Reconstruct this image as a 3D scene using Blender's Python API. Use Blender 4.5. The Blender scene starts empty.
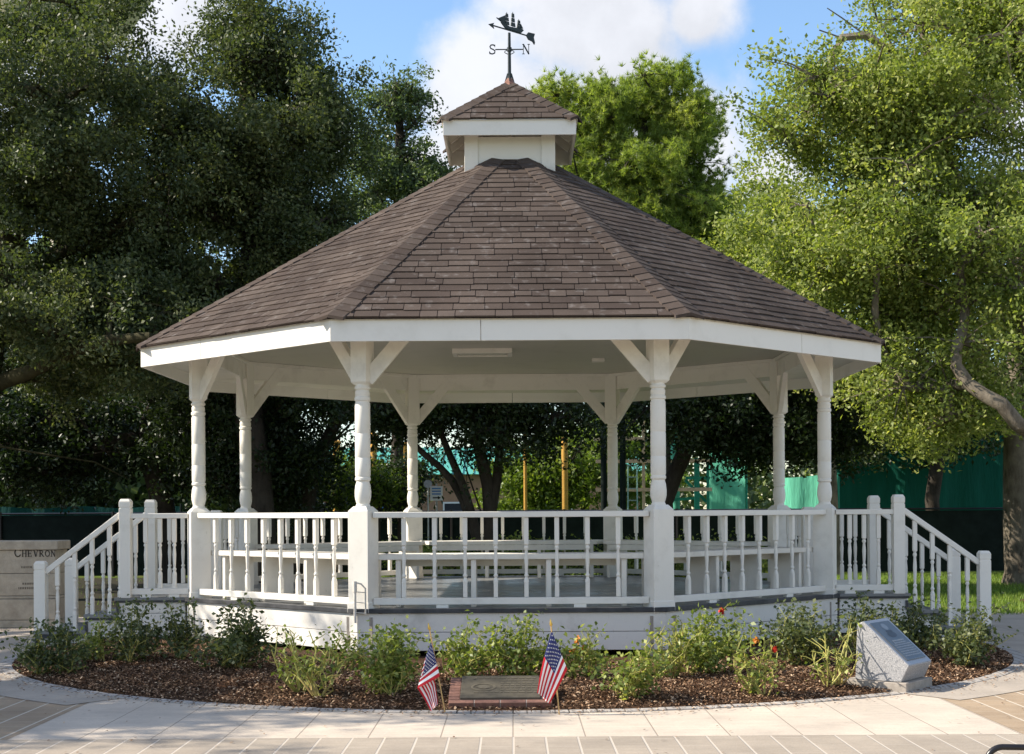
import bpy, bmesh, math, random
import numpy as np
from mathutils import Vector, Matrix
R = math.radians
sc = bpy.context.scene
COL = sc.collection

# ------------------------------------------------------------------ camera
F, EYE, HOR, ROLL = 1496.0, 1.47, 510.7, 0.33
cam = bpy.data.objects.new('camera', bpy.data.cameras.new('camera'))
COL.objects.link(cam)
cam.data.sensor_width = 36.0
cam.data.lens = F / 1024 * 36.0
cam.data.shift_y = (HOR - 377) / 1024
cam.data.clip_end = 3000
cam.matrix_world = Matrix.Translation((0, 0, EYE)) @ Matrix.Rotation(R(90), 4, 'X') @ Matrix.Rotation(R(-ROLL), 4, 'Z')
sc.camera = cam
sc.view_settings.view_transform = 'Standard'
sc.view_settings.look = 'None'
sc.view_settings.gamma = 1
sc.view_settings.exposure = 0.92
sc.cycles.max_bounces = 8
sc.cycles.diffuse_bounces = 4
sc.cycles.transparent_max_bounces = 8

def gp(px, py, z=0.0):
    """the place on the level z that the photograph shows at px, py"""
    yh = HOR - math.tan(R(ROLL)) * (px - 512)
    d = F * (EYE - z) / (py - yh)
    return Vector(((px - 512) * d / F, d, z))
def at(px, py, Y):
    yh = HOR - math.tan(R(ROLL)) * (px - 512)
    return Vector(((px - 512) * Y / F, Y, EYE + (yh - py) * Y / F))

# ------------------------------------------------------------------ sun and sky
SUN_EL, SUN_AZ = 38.0, -90.0     # azimuth measured from +Y (away from the camera) towards +X
sun = bpy.data.objects.new('sun', bpy.data.lights.new('sun', 'SUN'))
COL.objects.link(sun)
sun.data.energy = 4.6
sun.data.angle = R(0.53)
sun.data.color = (1.0, 0.91, 0.77)
SUND = Vector((math.sin(R(SUN_AZ)) * math.cos(R(SUN_EL)), math.cos(R(SUN_AZ)) * math.cos(R(SUN_EL)), math.sin(R(SUN_EL))))
sun.rotation_euler = SUND.to_track_quat('Z', 'Y').to_euler()
W = bpy.data.worlds.new('World'); sc.world = W; W.use_nodes = True
nt = W.node_tree; nt.nodes.clear()
def nn(nt, t, **k):
    n = nt.nodes.new(t)
    for a, b in k.items():
        if a.startswith('i_'): n.inputs[a[2:].replace('_', ' ')].default_value = b
        else: setattr(n, a, b)
    return n
sky = nn(nt, 'ShaderNodeTexSky', sky_type='NISHITA', sun_disc=False, sun_elevation=R(SUN_EL), sun_rotation=R(SUN_AZ), air_density=1.15, dust_density=0.3, ozone_density=4.0)
tc = nn(nt, 'ShaderNodeTexCoord')
def vmath(nt, op, a, b=None):
    n = nn(nt, 'ShaderNodeVectorMath', operation=op)
    for i, v in enumerate((a, b)):
        if v is None: continue
        if isinstance(v, (tuple, Vector)): n.inputs[i].default_value = tuple(v)
        else: nt.links.new(v, n.inputs[i])
    return n
def fmath(nt, op, a, b=None, clamp=False):
    n = nn(nt, 'ShaderNodeMath', operation=op, use_clamp=clamp)
    for i, v in enumerate((a, b)):
        if v is None: continue
        if isinstance(v, (int, float)): n.inputs[i].default_value = v
        else: nt.links.new(v, n.inputs[i])
    return n.outputs[0]
def maprange(nt, v, a, b, c=0.0, d=1.0, smooth=True):
    n = nn(nt, 'ShaderNodeMapRange', interpolation_type='SMOOTHSTEP' if smooth else 'LINEAR')
    nt.links.new(v, n.inputs[0])
    for i, x in zip((1, 2, 3, 4), (a, b, c, d)): n.inputs[i].default_value = x
    return n.outputs[0]
gen = tc.outputs['Generated']
nz = nn(nt, 'ShaderNodeTexNoise', i_Scale=8.0, i_Detail=9.0, i_Roughness=0.6)
nt.links.new(gen, nz.inputs['Vector'])
nz2 = nn(nt, 'ShaderNodeTexNoise', i_Scale=2.2, i_Detail=5.0, i_Roughness=0.5)
nt.links.new(gen, nz2.inputs['Vector'])
def skydir(px, py):
    return (at(px, py, 100.0) - Vector((0, 0, EYE))).normalized()
mask = None
for (px, py, rad) in ((630, 60, .062), (590, 20, .06), (490, 105, .048), (560, 140, .075), (690, 120, .040), (430, 170, .03), (775, 185, .03), (170, 0, .05), (330, 130, .03), (700, 20, .03), (640, 170, .09), (1100, 60, .1), (-150, 50, .12)):
    dist = vmath(nt, 'DISTANCE', gen, skydir(px, py)).outputs['Value']
    m = fmath(nt, 'DIVIDE', dist, rad)
    m = fmath(nt, 'SUBTRACT', 1.0, m)
    mask = m if mask is None else fmath(nt, 'MAXIMUM', mask, m)
wob = fmath(nt, 'MULTIPLY', fmath(nt, 'SUBTRACT', nz.outputs['Fac'], 0.5), 2.3)
near = maprange(nt, fmath(nt, 'ADD', mask, wob), -0.12, 0.55)
far = maprange(nt, nz2.outputs['Fac'], 0.46, 0.62, 0, 0.9)
# unseen clouds, thickened to whiten the fill light, kept off the blue patch
off = maprange(nt, vmath(nt, 'DISTANCE', gen, (0, 0.96, 0.28)).outputs['Value'], 0.5, 0.7)
cl = fmath(nt, 'MAXIMUM', near, fmath(nt, 'MULTIPLY', far, off))
cl = fmath(nt, 'MULTIPLY', cl, 0.93)
bri = maprange(nt, nz.outputs['Fac'], 0.3, 0.7, 3.4, 4.4)
ccol = nn(nt, 'ShaderNodeCombineColor')
nt.links.new(bri, ccol.inputs[0]); nt.links.new(fmath(nt, 'MULTIPLY', bri, 1.01), ccol.inputs[1]); nt.links.new(fmath(nt, 'MULTIPLY', bri, 1.06), ccol.inputs[2])
mx = nn(nt, 'ShaderNodeMix', data_type='RGBA')
nt.links.new(cl, mx.inputs['Factor']); nt.links.new(sky.outputs[0], mx.inputs[6]); nt.links.new(ccol.outputs[0], mx.inputs[7])
bg = nn(nt, 'ShaderNodeBackground', i_Strength=0.12)
nt.links.new(mx.outputs[2], bg.inputs[0])
wo = nn(nt, 'ShaderNodeOutputWorld'); nt.links.new(bg.outputs[0], wo.inputs[0])

# ------------------------------------------------------------------ materials
MATS = {}
def principled(name, color, rough=0.7, spec=0.3, metal=0.0):
    m = bpy.data.materials.new(name); m.use_nodes = True; MATS[name] = m
    b = m.node_tree.nodes['Principled BSDF']
    b.inputs['Base Color'].default_value = (*color, 1)
    b.inputs['Roughness'].default_value = rough
    b.inputs['Specular IOR Level'].default_value = spec
    b.inputs['Metallic'].default_value = metal
    return m, m.node_tree, b
def ramp(nt, fac, stops):
    n = nn(nt, 'ShaderNodeValToRGB')
    e = n.color_ramp.elements
    while len(e) < len(stops): e.new(0.5)
    for x, (p, c) in zip(e, stops): x.position = p; x.color = (*c, 1)
    nt.links.new(fac, n.inputs[0])
    return n.outputs[0]
def mixc(nt, fac, a, b, mode='MIX'):
    n = nn(nt, 'ShaderNodeMix', data_type='RGBA', blend_type=mode)
    for sock, v in ((n.inputs['Factor'], fac), (n.inputs[6], a), (n.inputs[7], b)):
        if isinstance(v, (int, float)): sock.default_value = v
        elif isinstance(v, tuple): sock.default_value = (*v, 1)
        else: nt.links.new(v, sock)
    return n.outputs[2]
def noise(nt, scale, detail=4, rough=0.55, coord='Object', stretch=None):
    t = nn(nt, 'ShaderNodeTexCoord')
    n = nn(nt, 'ShaderNodeTexNoise', i_Scale=scale, i_Detail=detail, i_Roughness=rough)
    v = t.outputs[coord]
    if stretch:
        mp = nn(nt, 'ShaderNodeMapping'); mp.inputs['Scale'].default_value = stretch
        nt.links.new(v, mp.inputs[0]); v = mp.outputs[0]
    nt.links.new(v, n.inputs['Vector'])
    return n.outputs['Fac']
def bump(nt, b, h, strength=0.3, dist=0.01):
    n = nn(nt, 'ShaderNodeBump', i_Strength=strength, i_Distance=dist)
    nt.links.new(h, n.inputs['Height']); nt.links.new(n.outputs[0], b.inputs['Normal'])
def attr(nt, name='rnd'):
    return nn(nt, 'ShaderNodeAttribute', attribute_name=name).outputs['Fac']

def paint(name, c, dirt=(0.45, 0.42, 0.36), amount=0.45, rough=0.55):
    m, t, b = principled(name, c, rough, 0.35)
    n1 = noise(t, 3.0, 6, 0.65); n2 = noise(t, 38.0, 5, 0.7, stretch=(1, 1, .35))
    f = fmath(t, 'MULTIPLY', maprange(t, n1, .48, .78), amount)
    f2 = fmath(t, 'MULTIPLY', maprange(t, n2, .62, .76), amount * 1.3)
    col = mixc(t, fmath(t, 'MAXIMUM', f, f2), c, dirt)
    t.links.new(col, b.inputs['Base Color'])
    bump(t, b, n2, 0.25, 0.004)
    return m
white = paint('white_paint', (0.79, 0.755, 0.69))
fascia_m = paint('fascia_paint', (0.77, 0.745, 0.70), amount=.2)
skirt_m = paint('skirt_paint', (0.72, 0.69, 0.64), dirt=(0.33, 0.30, 0.26), amount=0.5, rough=0.6)
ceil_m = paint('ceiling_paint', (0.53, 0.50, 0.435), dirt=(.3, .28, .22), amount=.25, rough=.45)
deck_m, t, b = principled('deck_paint', (0.17, 0.175, 0.18), 0.33, 0.5)
tcd = nn(t, 'ShaderNodeTexCoord'); sepd = nn(t, 'ShaderNodeSeparateXYZ'); t.links.new(tcd.outputs['Object'], sepd.inputs[0])
pln = fmath(t, 'FRACT', fmath(t, 'MULTIPLY', sepd.outputs[1], 7.1))
gap = maprange(t, pln, 0.0, 0.05, 0.25, 1.0)
n1 = noise(t, 5, 6, .7, stretch=(.3, 2, 1))
t.links.new(mixc(t, 1.0, ramp(t, n1, [(.3, (.12, .125, .13)), (.7, (.24, .24, .24))]), gap, 'MULTIPLY'), b.inputs['Base Color'])
t.links.new(maprange(t, n1, .3, .7, .22, .5), b.inputs['Roughness'])
trim_m, t, b = principled('grey_edge_paint', (0.085, 0.09, 0.10), 0.5, 0.3)
t.links.new(ramp(t, noise(t, 9, 5), [(.3, (.03, .032, .036)), (.7, (.075, .075, .08))]), b.inputs['Base Color'])

def shingle(name, dark=1.0):
    m, t, b = principled(name, (.1, .08, .07), 0.92, 0.15)
    r = attr(t)
    base = ramp(t, r, [(0, (.064, .048, .041)), (.5, (.078, .060, .051)), (1, (.098, .077, .066))])
    g = noise(t, 260, 3, .8)
    st = noise(t, 1.1, 5, .6)
    strk = noise(t, 9.0, 4, .6, stretch=(1, 1, .12))
    c = mixc(t, 0.55, base, ramp(t, g, [(.3, (.35, .35, .35)), (.7, (1.5, 1.5, 1.5))]), 'MULTIPLY')
    c = mixc(t, 0.75, c, ramp(t, st, [(.3, (.60, .58, .56)), (.72, (1.28, 1.25, 1.22))]), 'MULTIPLY')
    c = mixc(t, maprange(t, strk, .54, .78, 0, .4), c, (.27, .25, .24))
    t.links.new(c, b.inputs['Base Color'])
    bump(t, b, g, 0.5, 0.004)
    return m
shing = shingle('brown_asphalt_shingle')

def leafmat(name, lo, mid, hi, trans=0.3, rough=0.45, spec=0.35):
    m, t, b = principled(name, mid, rough, spec)
    c = ramp(t, attr(t), [(0, lo), (.55, mid), (1, hi)])
    t.links.new(c, b.inputs['Base Color'])
    tr = nn(t, 'ShaderNodeBsdfTranslucent')
    t.links.new(mixc(t, 1.0, c, (1.5, 1.6, .6), 'MULTIPLY'), tr.inputs[0])
    ms = nn(t, 'ShaderNodeMixShader'); ms.inputs[0].default_value = trans
    out = t.nodes['Material Output']
    t.links.new(b.outputs[0], ms.inputs[1]); t.links.new(tr.outputs[0], ms.inputs[2]); t.links.new(ms.outputs[0], out.inputs[0])
    return m
oak_leaf = leafmat('live_oak_leaf', (.028, .044, .020), (.074, .098, .040), (.21, .225, .105), .32, .5, .3)
airy_leaf = leafmat('grey_green_leaf', (.04, .065, .03), (.095, .135, .06), (.21, .25, .12), .32)
bright_leaf = leafmat('yellow_green_leaf', (.08, .12, .03), (.23, .28, .07), (.50, .50, .19), .40, .5, .3)
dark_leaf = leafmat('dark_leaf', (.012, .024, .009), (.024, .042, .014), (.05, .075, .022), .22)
fresh_leaf = leafmat('fresh_leaf', (.06, .10, .016), (.12, .18, .03), (.22, .26, .05), .35)
pine_leaf = leafmat('pine_needle', (.10, .15, .04), (.235, .295, .07), (.44, .46, .15), .50, .5, .3)
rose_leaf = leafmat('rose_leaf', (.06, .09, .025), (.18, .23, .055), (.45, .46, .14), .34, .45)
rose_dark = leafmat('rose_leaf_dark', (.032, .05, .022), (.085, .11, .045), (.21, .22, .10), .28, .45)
grass_m = leafmat('grass_blade', (.08, .13, .02), (.16, .25, .035), (.26, .33, .07), .3, .6)
def bark(name, a, b_, s=14):
    m, t, b = principled(name, a, 0.9, 0.15)
    n1 = noise(t, s, 7, .7, stretch=(1, 1, .3)); n2 = noise(t, 2, 4)
    c = mixc(t, maprange(t, n2, .4, .7, 0, .6), ramp(t, n1, [(.3, a), (.7, b_)]), tuple(x * 1.5 for x in b_))
    t.links.new(c, b.inputs['Base Color']); bump(t, b, n1, .8, .03)
    return m
bark_d = bark('dark_bark', (.022, .018, .014), (.06, .05, .04))
bark_g = bark('grey_bark', (.04, .032, .024), (.20, .17, .13), 13)
bark_m = bark('mossy_bark', (.022, .020, .011), (.06, .055, .028))
cane_m, t, b = principled('rose_cane', (.25, .26, .06), .6, .3)
t.links.new(ramp(t, noise(t, 3, 3), [(.35, (.18, .20, .05)), (.55, (.42, .38, .10)), (.7, (.28, .15, .07))]), b.inputs['Base Color'])
def plain(name, c, rough=.6, spec=.3, var=.25, scale=20, metal=0.0):
    m, t, b = principled(name, c, rough, spec, metal)
    n1 = noise(t, scale, 5, .65)
    t.links.new(ramp(t, n1, [(.25, tuple(x * (1 - var) for x in c)), (.75, tuple(min(1, x * (1 + var)) for x in c))]), b.inputs['Base Color'])
    return m
iron = plain('dark_verdigris_iron', (.018, .028, .032), .5, .5, .4, 40, .3)
copper = plain('weathered_copper_cap', (.26, .13, .09), .45, .5, .4, 30, .5)
red_petal = plain('red_petal', (.55, .03, .015), .6)
orange_leaf = plain('orange_hip', (.5, .17, .02), .6)
bird_white = plain('white_scrap', (.75, .75, .72), .7)
wood_stick = plain('pale_wood_stick', (.52, .33, .13), .5)
gold = plain('gold_tip', (.55, .36, .08), .35, .5, .2, 30, .6)
flag_red = plain('flag_red', (.50, .018, .028), .65, .2, .1)
flag_white = plain('flag_white', (.82, .80, .79), .65, .2, .04)
flag_blue = plain('flag_blue', (.028, .035, .13), .65, .2, .12)
# concrete and paving: base colours belong to the slabs, joints follow their own measured pitch
def paving(name, ca, cb, pitch_x, pitch_y, joint, jw=.012, offx=0.0, offy=0.0, var=.5, stagger=True, streak=0.0):
    m, t, b = principled(name, ca, .85, .2)
    tcx = nn(t, 'ShaderNodeTexCoord'); sp = nn(t, 'ShaderNodeSeparateXYZ'); t.links.new(tcx.outputs['Object'], sp.inputs[0])
    u = fmath(t, 'DIVIDE', fmath(t, 'ADD', sp.outputs[0], offx), pitch_x)
    v = fmath(t, 'DIVIDE', fmath(t, 'ADD', sp.outputs[1], offy), pitch_y)
    fu = fmath(t, 'FRACT', u)
    if stagger: v = fmath(t, 'ADD', v, fmath(t, 'MULTIPLY', fmath(t, 'FLOOR', u), .5))
    fv = fmath(t, 'FRACT', v)
    du = fmath(t, 'MULTIPLY', fmath(t, 'MINIMUM', fu, fmath(t, 'SUBTRACT', 1.0, fu)), pitch_x)
    dv = fmath(t, 'MULTIPLY', fmath(t, 'MINIMUM', fv, fmath(t, 'SUBTRACT', 1.0, fv)), pitch_y)
    j = maprange(t, du, jw * .35, jw * .75, 1, 0)
    j2 = fmath(t, 'MULTIPLY', maprange(t, dv, .002, .005, 1, 0), .6)
    cv = nn(t, 'ShaderNodeCombineXYZ'); t.links.new(fmath(t, 'FLOOR', u), cv.inputs[0]); t.links.new(fmath(t, 'FLOOR', v), cv.inputs[1])
    wn = nn(t, 'ShaderNodeTexWhiteNoise', noise_dimensions='2D'); t.links.new(cv.outputs[0], wn.inputs[0])
    c = mixc(t, fmath(t, 'MULTIPLY', wn.outputs[0], var), ca, cb)
    n1 = noise(t, 1.3, 7, .7); n2 = noise(t, 60, 4, .7); n3 = noise(t, 4, 6, .7, stretch=(.4, 5, 1))
    c = mixc(t, .7, c, ramp(t, n1, [(.3, (.72, .72, .72)), (.7, (1.15, 1.14, 1.12))]), 'MULTIPLY')
    c = mixc(t, .4, c, ramp(t, n3, [(.3, (.78, .77, .76)), (.7, (1.12, 1.12, 1.12))]), 'MULTIPLY')
    c = mixc(t, .3, c, ramp(t, n2, [(.3, (.7, .7, .7)), (.7, (1.2, 1.2, 1.2))]), 'MULTIPLY')
    c = mixc(t, maprange(t, noise(t, 9, 3, .5), .66, .74, 0, .35), c, tuple(x * .45 for x in ca))
    c = mixc(t, maprange(t, noise(t, 2.3, 8, .75), .52, .70, 0, .28), c, tuple(x * .6 for x in ca))
    c = mixc(t, fmath(t, 'MAXIMUM', j, j2), c, joint)
    t.links.new(c, b.inputs['Base Color'])
    hh = fmath(t, 'SUBTRACT', n2, fmath(t, 'MULTIPLY', j, 2.0))
    bump(t, b, hh, .35, .004)
    return m
conc_m = paving('pale_concrete', (.46, .395, .33), (.40, .35, .295), 1.2, 1.2, (.22, .21, .19), .01, stagger=False)
slab_m = paving('white_slab', (.57, .49, .405), (.53, .46, .38), .47, 1.45, (.30, .25, .20), .008, offx=.0, offy=-9.69, var=.7, stagger=False)
brown_m = paving('tan_paver', (.34, .255, .175), (.42, .32, .22), .245, .245, (.52, .45, .36), .016, offx=.16, stagger=True)
grey_pav = paving('grey_brown_paver', (.38, .325, .265), (.31, .265, .215), .208, .6, (.46, .41, .35), .012, stagger=True)
edge_m = paving('edging_block', (.42, .39, .36), (.36, .33, .30), .102, 3.0, (.17, .15, .13), .012, stagger=False)
ring_m = paving('border_concrete', (.42, .365, .305), (.38, .33, .28), 2.4, 7.0, (.25, .23, .22), .01, stagger=False)
mulch_m, t, b = principled('mulch', (.05, .03, .02), .95, .1)
n1 = noise(t, 45, 8, .75); n2 = noise(t, 1.6, 4)
c = ramp(t, n1, [(.3, (.03, .018, .011)), (.5, (.10, .057, .034)), (.68, (.22, .13, .08))])
t.links.new(mixc(t, maprange(t, n2, .45, .7, 0, .6), c, mixc(t, .8, c, (1.7, 1.3, 1.0), 'MULTIPLY')), b.inputs['Base Color'])
bump(t, b, n1, 1.0, .04)
chip_m, t, b = principled('bark_chip', (.1, .06, .04), .9, .1)
t.links.new(ramp(t, attr(t), [(0, (.04, .026, .018)), (.45, (.155, .088, .052)), (.8, (.36, .22, .13)), (1, (.62, .46, .31))]), b.inputs['Base Color'])
lawn_m, t, b = principled('lawn', (.08, .13, .02), .95, .1)
n1 = noise(t, 30, 7, .75); n2 = noise(t, .5, 5)
c = ramp(t, n1, [(.3, (.05, .08, .015)), (.7, (.16, .23, .035))])
t.links.new(mixc(t, maprange(t, n2, .5, .68, 0, .55), c, (.13, .10, .045)), b.inputs['Base Color'])
bump(t, b, n1, 1.0, .05)
stone_m, t, b = principled('limestone', (.33, .28, .21), .85, .2)
n1 = noise(t, 6, 7, .7)
t.links.new(ramp(t, n1, [(.3, (.32, .27, .21)), (.7, (.50, .43, .34))]), b.inputs['Base Color']); bump(t, b, noise(t, 60, 5), .3, .01)
ink = plain('engraved_dark', (.045, .035, .028), .8)
ink2 = plain('engraved_worn', (.17, .14, .105), .8)
granite, t, b = principled('speckled_granite', (.4, .4, .4), .55, .35)
n1 = noise(t, 95, 4, .9); n2 = noise(t, 140, 2, .6)
c = ramp(t, n1, [(.34, (.08, .08, .085)), (.46, (.27, .27, .28)), (.58, (.42, .41, .41)), (.72, (.64, .59, .57))])
t.links.new(c, b.inputs['Base Color']); bump(t, b, n2, .2, .004)
granite_pol, t, b = principled('granite_margin', (.36, .38, .42), .35, .5)
t.links.new(ramp(t, noise(t, 120, 3, .9), [(.3, (.22, .24, .27)), (.7, (.38, .39, .42))]), b.inputs['Base Color'])
bronze = plain('dark_plate', (.10, .115, .13), .38, .6, .2, 25, .25)
bronze_hi = plain('plate_lettering', (.24, .255, .27), .4, .6, .2, 40, .4)
bronze_dk = plain('plate_relief', (.025, .025, .03), .4, .6, .3, 60)
tablet = plain('weathered_tablet', (.080, .070, .052), .5, .4, .35, 14)
tablet_hi = plain('worn_raised_metal', (.15, .13, .095), .5, .5, .3, 30, .3)
brick = plain('red_brick', (.20, .105, .08), .85, .2, .35, 30)
mortar = plain('mortar', (.33, .29, .25), .9)
black_tube = plain('black_coated_steel', (.012, .010, .012), .3, .5, .3)
fence_dark = plain('black_windscreen', (.012, .018, .016), .9, .1, .4, 4)
def greencloth(name, c):
    m, t, b = principled(name, c, .8, .15)
    n1 = noise(t, 1.2, 5, .6); n2 = noise(t, 3.0, 4, .6, stretch=(1.5, 1, .3))
    t.links.new(mixc(t, .6, c, ramp(t, n2, [(.3, (.75, .75, .75)), (.7, (1.2, 1.2, 1.2))]), 'MULTIPLY'), b.inputs['Base Color'])
    bump(t, b, n2, .6, .08)
    return m
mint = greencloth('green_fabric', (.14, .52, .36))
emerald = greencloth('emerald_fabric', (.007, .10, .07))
shade_teal = greencloth('shade_darkened_teal_fabric', (.004, .045, .04))  # shade of the boughs put into this fabric as a darker teal
green_paint = plain('green_painted_steel', (.03, .33, .22), .5)
teal_roof_m = plain('teal_metal_roof', (.09, .36, .29), .45, .4, .12, 2)
tan_brick = plain('tan_brick', (.36, .22, .15), .9, .1, .15, 3)
blue_m = plain('blue_panel', (.03, .07, .22), .6)
timber = plain('fresh_timber', (.80, .56, .36), .7)
yellow_m = plain('ochre_post', (.50, .27, .05), .6)
sign_blue = plain('sign_blue', (.10, .27, .62), .4, .4, .06)
sign_white = plain('sign_white', (.78, .8, .82), .4, .4, .05)
pvc = plain('painted_pipe', (.62, .58, .52), .5)
glass_dark = plain('dark_window', (.03, .035, .05), .15, .6)
beige_t = plain('beige_tower', (.42, .37, .30), .8, .2, .08, .3)
lamp_m = plain('lamp_diffuser', (.62, .60, .52), .4)

# ------------------------------------------------------------------ builders
class MB:
    def __init__(s): s.v = []; s.f = []; s.m = []; s.r = []
    def add(s, vs, fs, mi=0, r=0.5):
        o = len(s.v); s.v += [tuple(v) for v in vs]
        for f in fs: s.f.append(tuple(i + o for i in f)); s.m.append(mi); s.r.append(r)
    def hexa(s, lo, hi, mi=0, r=.5):
        n = len(lo); vs = list(lo) + list(hi)
        fs = [tuple(range(n))[::-1], tuple(range(n, 2 * n))] + [(i, (i + 1) % n, n + (i + 1) % n, n + i) for i in range(n)]
        s.add(vs, fs, mi, r)
    def box(s, c, d, rz=0.0, mi=0, r=.5):
        ca, sa = math.cos(rz), math.sin(rz); x, y, z = d[0] / 2, d[1] / 2, d[2] / 2
        P = [(c[0] + a * ca - b * sa, c[1] + a * sa + b * ca) for a, b in ((-x, -y), (x, -y), (x, y), (-x, y))]
        s.hexa([(p[0], p[1], c[2] - z) for p in P], [(p[0], p[1], c[2] + z) for p in P], mi, r)
    def prism(s, poly, z0, z1, mi=0, r=.5):
        s.hexa([(p[0], p[1], z0) for p in poly], [(p[0], p[1], z1) for p in poly], mi, r)
    def beam(s, a, b, w, h, up=(0, 0, 1), mi=0, r=.5):
        a, b = Vector(a), Vector(b); d = (b - a).normalized(); sd = d.cross(Vector(up)).normalized(); u = sd.cross(d)
        q = [sd * i * w / 2 + u * j * h / 2 for i, j in ((-1, -1), (1, -1), (1, 1), (-1, 1))]
        s.hexa([a + k for k in q], [b + k for k in q], mi, r)
    def tube(s, pts, rad, n=8, mi=0, r=.5, cap=True):
        pts = [Vector(p) for p in pts]
        if isinstance(rad, (int, float)): rad = [rad] * len(pts)
        o = len(s.v); prev = None
        for i, p in enumerate(pts):
            d = (pts[min(i + 1, len(pts) - 1)] - pts[max(i - 1, 0)])
            d = d.normalized() if d.length > 1e-6 else Vector((0, 0, 1))
            if prev is None: a = d.orthogonal().normalized()
            else:
                a = prev - d * prev.dot(d); a = a.normalized() if a.length > 1e-5 else d.orthogonal().normalized()
            prev = a; b_ = d.cross(a)
            for k in range(n):
                t_ = 2 * math.pi * k / n
                s.v.append(tuple(p + (a * math.cos(t_) + b_ * math.sin(t_)) * rad[i]))
        for i in range(len(pts) - 1):
            for k in range(n):
                s.f.append((o + i * n + k, o + i * n + (k + 1) % n, o + (i + 1) * n + (k + 1) % n, o + (i + 1) * n + k)); s.m.append(mi); s.r.append(r)
        if cap:
            s.f.append(tuple(o + k for k in range(n))[::-1]); s.m.append(mi); s.r.append(r)
            s.f.append(tuple(o + (len(pts) - 1) * n + k for k in range(n))); s.m.append(mi); s.r.append(r)
    def lathe(s, prof, c=(0, 0), n=20, mi=0):
        s.tube([(c[0], c[1], z) for r_, z in prof], [r_ for r_, z in prof], n, mi)
    def build(s, name, mats, parent=None, smooth=False, bev=0.0, loc=None):
        me = bpy.data.meshes.new(name); me.from_pydata(s.v, [], s.f)
        if not isinstance(mats, (list, tuple)): mats = [mats]
        for m in mats: me.materials.append(m)
        me.polygons.foreach_set('material_index', s.m)
        a = me.attributes.new('rnd', 'FLOAT', 'FACE'); a.data.foreach_set('value', s.r)
        if smooth: me.polygons.foreach_set('use_smooth', [True] * len(s.f))
        me.update()
        bm = bmesh.new(); bm.from_mesh(me); bmesh.ops.recalc_face_normals(bm, faces=bm.faces); bm.to_mesh(me); bm.free()
        o = bpy.data.objects.new(name, me); COL.objects.link(o)
        if parent is not None: o.parent = parent
        if loc: o.location = loc
        if smooth:
            me.set_sharp_from_angle(angle=R(38))
        if bev:
            md = o.modifiers.new('bevel', 'BEVEL'); md.width = bev; md.segments = 2; md.limit_method = 'ANGLE'; md.angle_limit = R(50)
        return o
def tag(o, label=None, cat=None, group=None, kind=None):
    if label: o['label'] = label
    if cat: o['category'] = cat
    if group: o['group'] = group
    if kind: o['kind'] = kind
    return o
def thing(name, label, cat, loc=(0, 0, 0), rz=0, group=None):
    o = bpy.data.objects.new(name, None); COL.objects.link(o)
    o.location = loc; o.rotation_euler = (0, 0, rz); o.empty_display_size = .2
    return tag(o, label, cat, group)
def struct(name, mb, mat, **k): return tag(mb.build(name, mat, **k), kind='structure')
def inst(o, parent, loc=(0, 0, 0), rot=(0, 0, 0), scale=(1, 1, 1)):
    c = o.copy(); COL.objects.link(c); c.parent = parent; c.location = loc; c.rotation_euler = rot; c.scale = scale
    return c
def fast_mesh(name, V, Fq, rnd, mat, parent=None, mats=None, mi=None):
    """V (n,3), Fq (m,k) index array, rnd (m,)"""
    me = bpy.data.meshes.new(name); k = Fq.shape[1]
    me.vertices.add(len(V)); me.vertices.foreach_set('co', V.astype(np.float32).ravel())
    me.loops.add(Fq.size); me.loops.foreach_set('vertex_index', Fq.astype(np.int32).ravel())
    me.polygons.add(len(Fq)); me.polygons.foreach_set('loop_start', (np.arange(len(Fq)) * k).astype(np.int32))
    for m in (mats or [mat]): me.materials.append(m)
    me.update(calc_edges=True)
    a = me.attributes.new('rnd', 'FLOAT', 'FACE'); a.data.foreach_set('value', rnd.astype(np.float32))
    if mi is not None: me.polygons.foreach_set('material_index', mi.astype(np.int32))
    o = bpy.data.objects.new(name, me); COL.objects.link(o)
    if parent is not None: o.parent = parent
    return o
def rand_units(rng, n):
    v = rng.normal(size=(n, 3)); return v / np.linalg.norm(v, axis=1, keepdims=True)
def leaf_arrays(rng, C, L, Wd, up=0.35):
    """diamond leaves with a slight fold at the points C; returns V, F"""
    n = len(C); u = rand_units(rng, n); u[:, 2] -= .15
    w = rand_units(rng, n); w[:, 2] += up
    nrm = w / np.linalg.norm(w, axis=1, keepdims=True)
    u = u - nrm * (u * nrm).sum(1, keepdims=True); u /= np.linalg.norm(u, axis=1, keepdims=True) + 1e-9
    s = np.cross(nrm, u)
    l = (L * rng.uniform(.65, 1.3, n))[:, None]; wd = (Wd * rng.uniform(.7, 1.25, n))[:, None]
    V = np.stack([C - u * l / 2, C + s * wd / 2 + nrm * wd * .18 + u * l * .05, C + u * l / 2, C - s * wd / 2 + nrm * wd * .18 + u * l * .05], 1).reshape(-1, 3)
    return V, np.arange(n * 4).reshape(n, 4)

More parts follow.
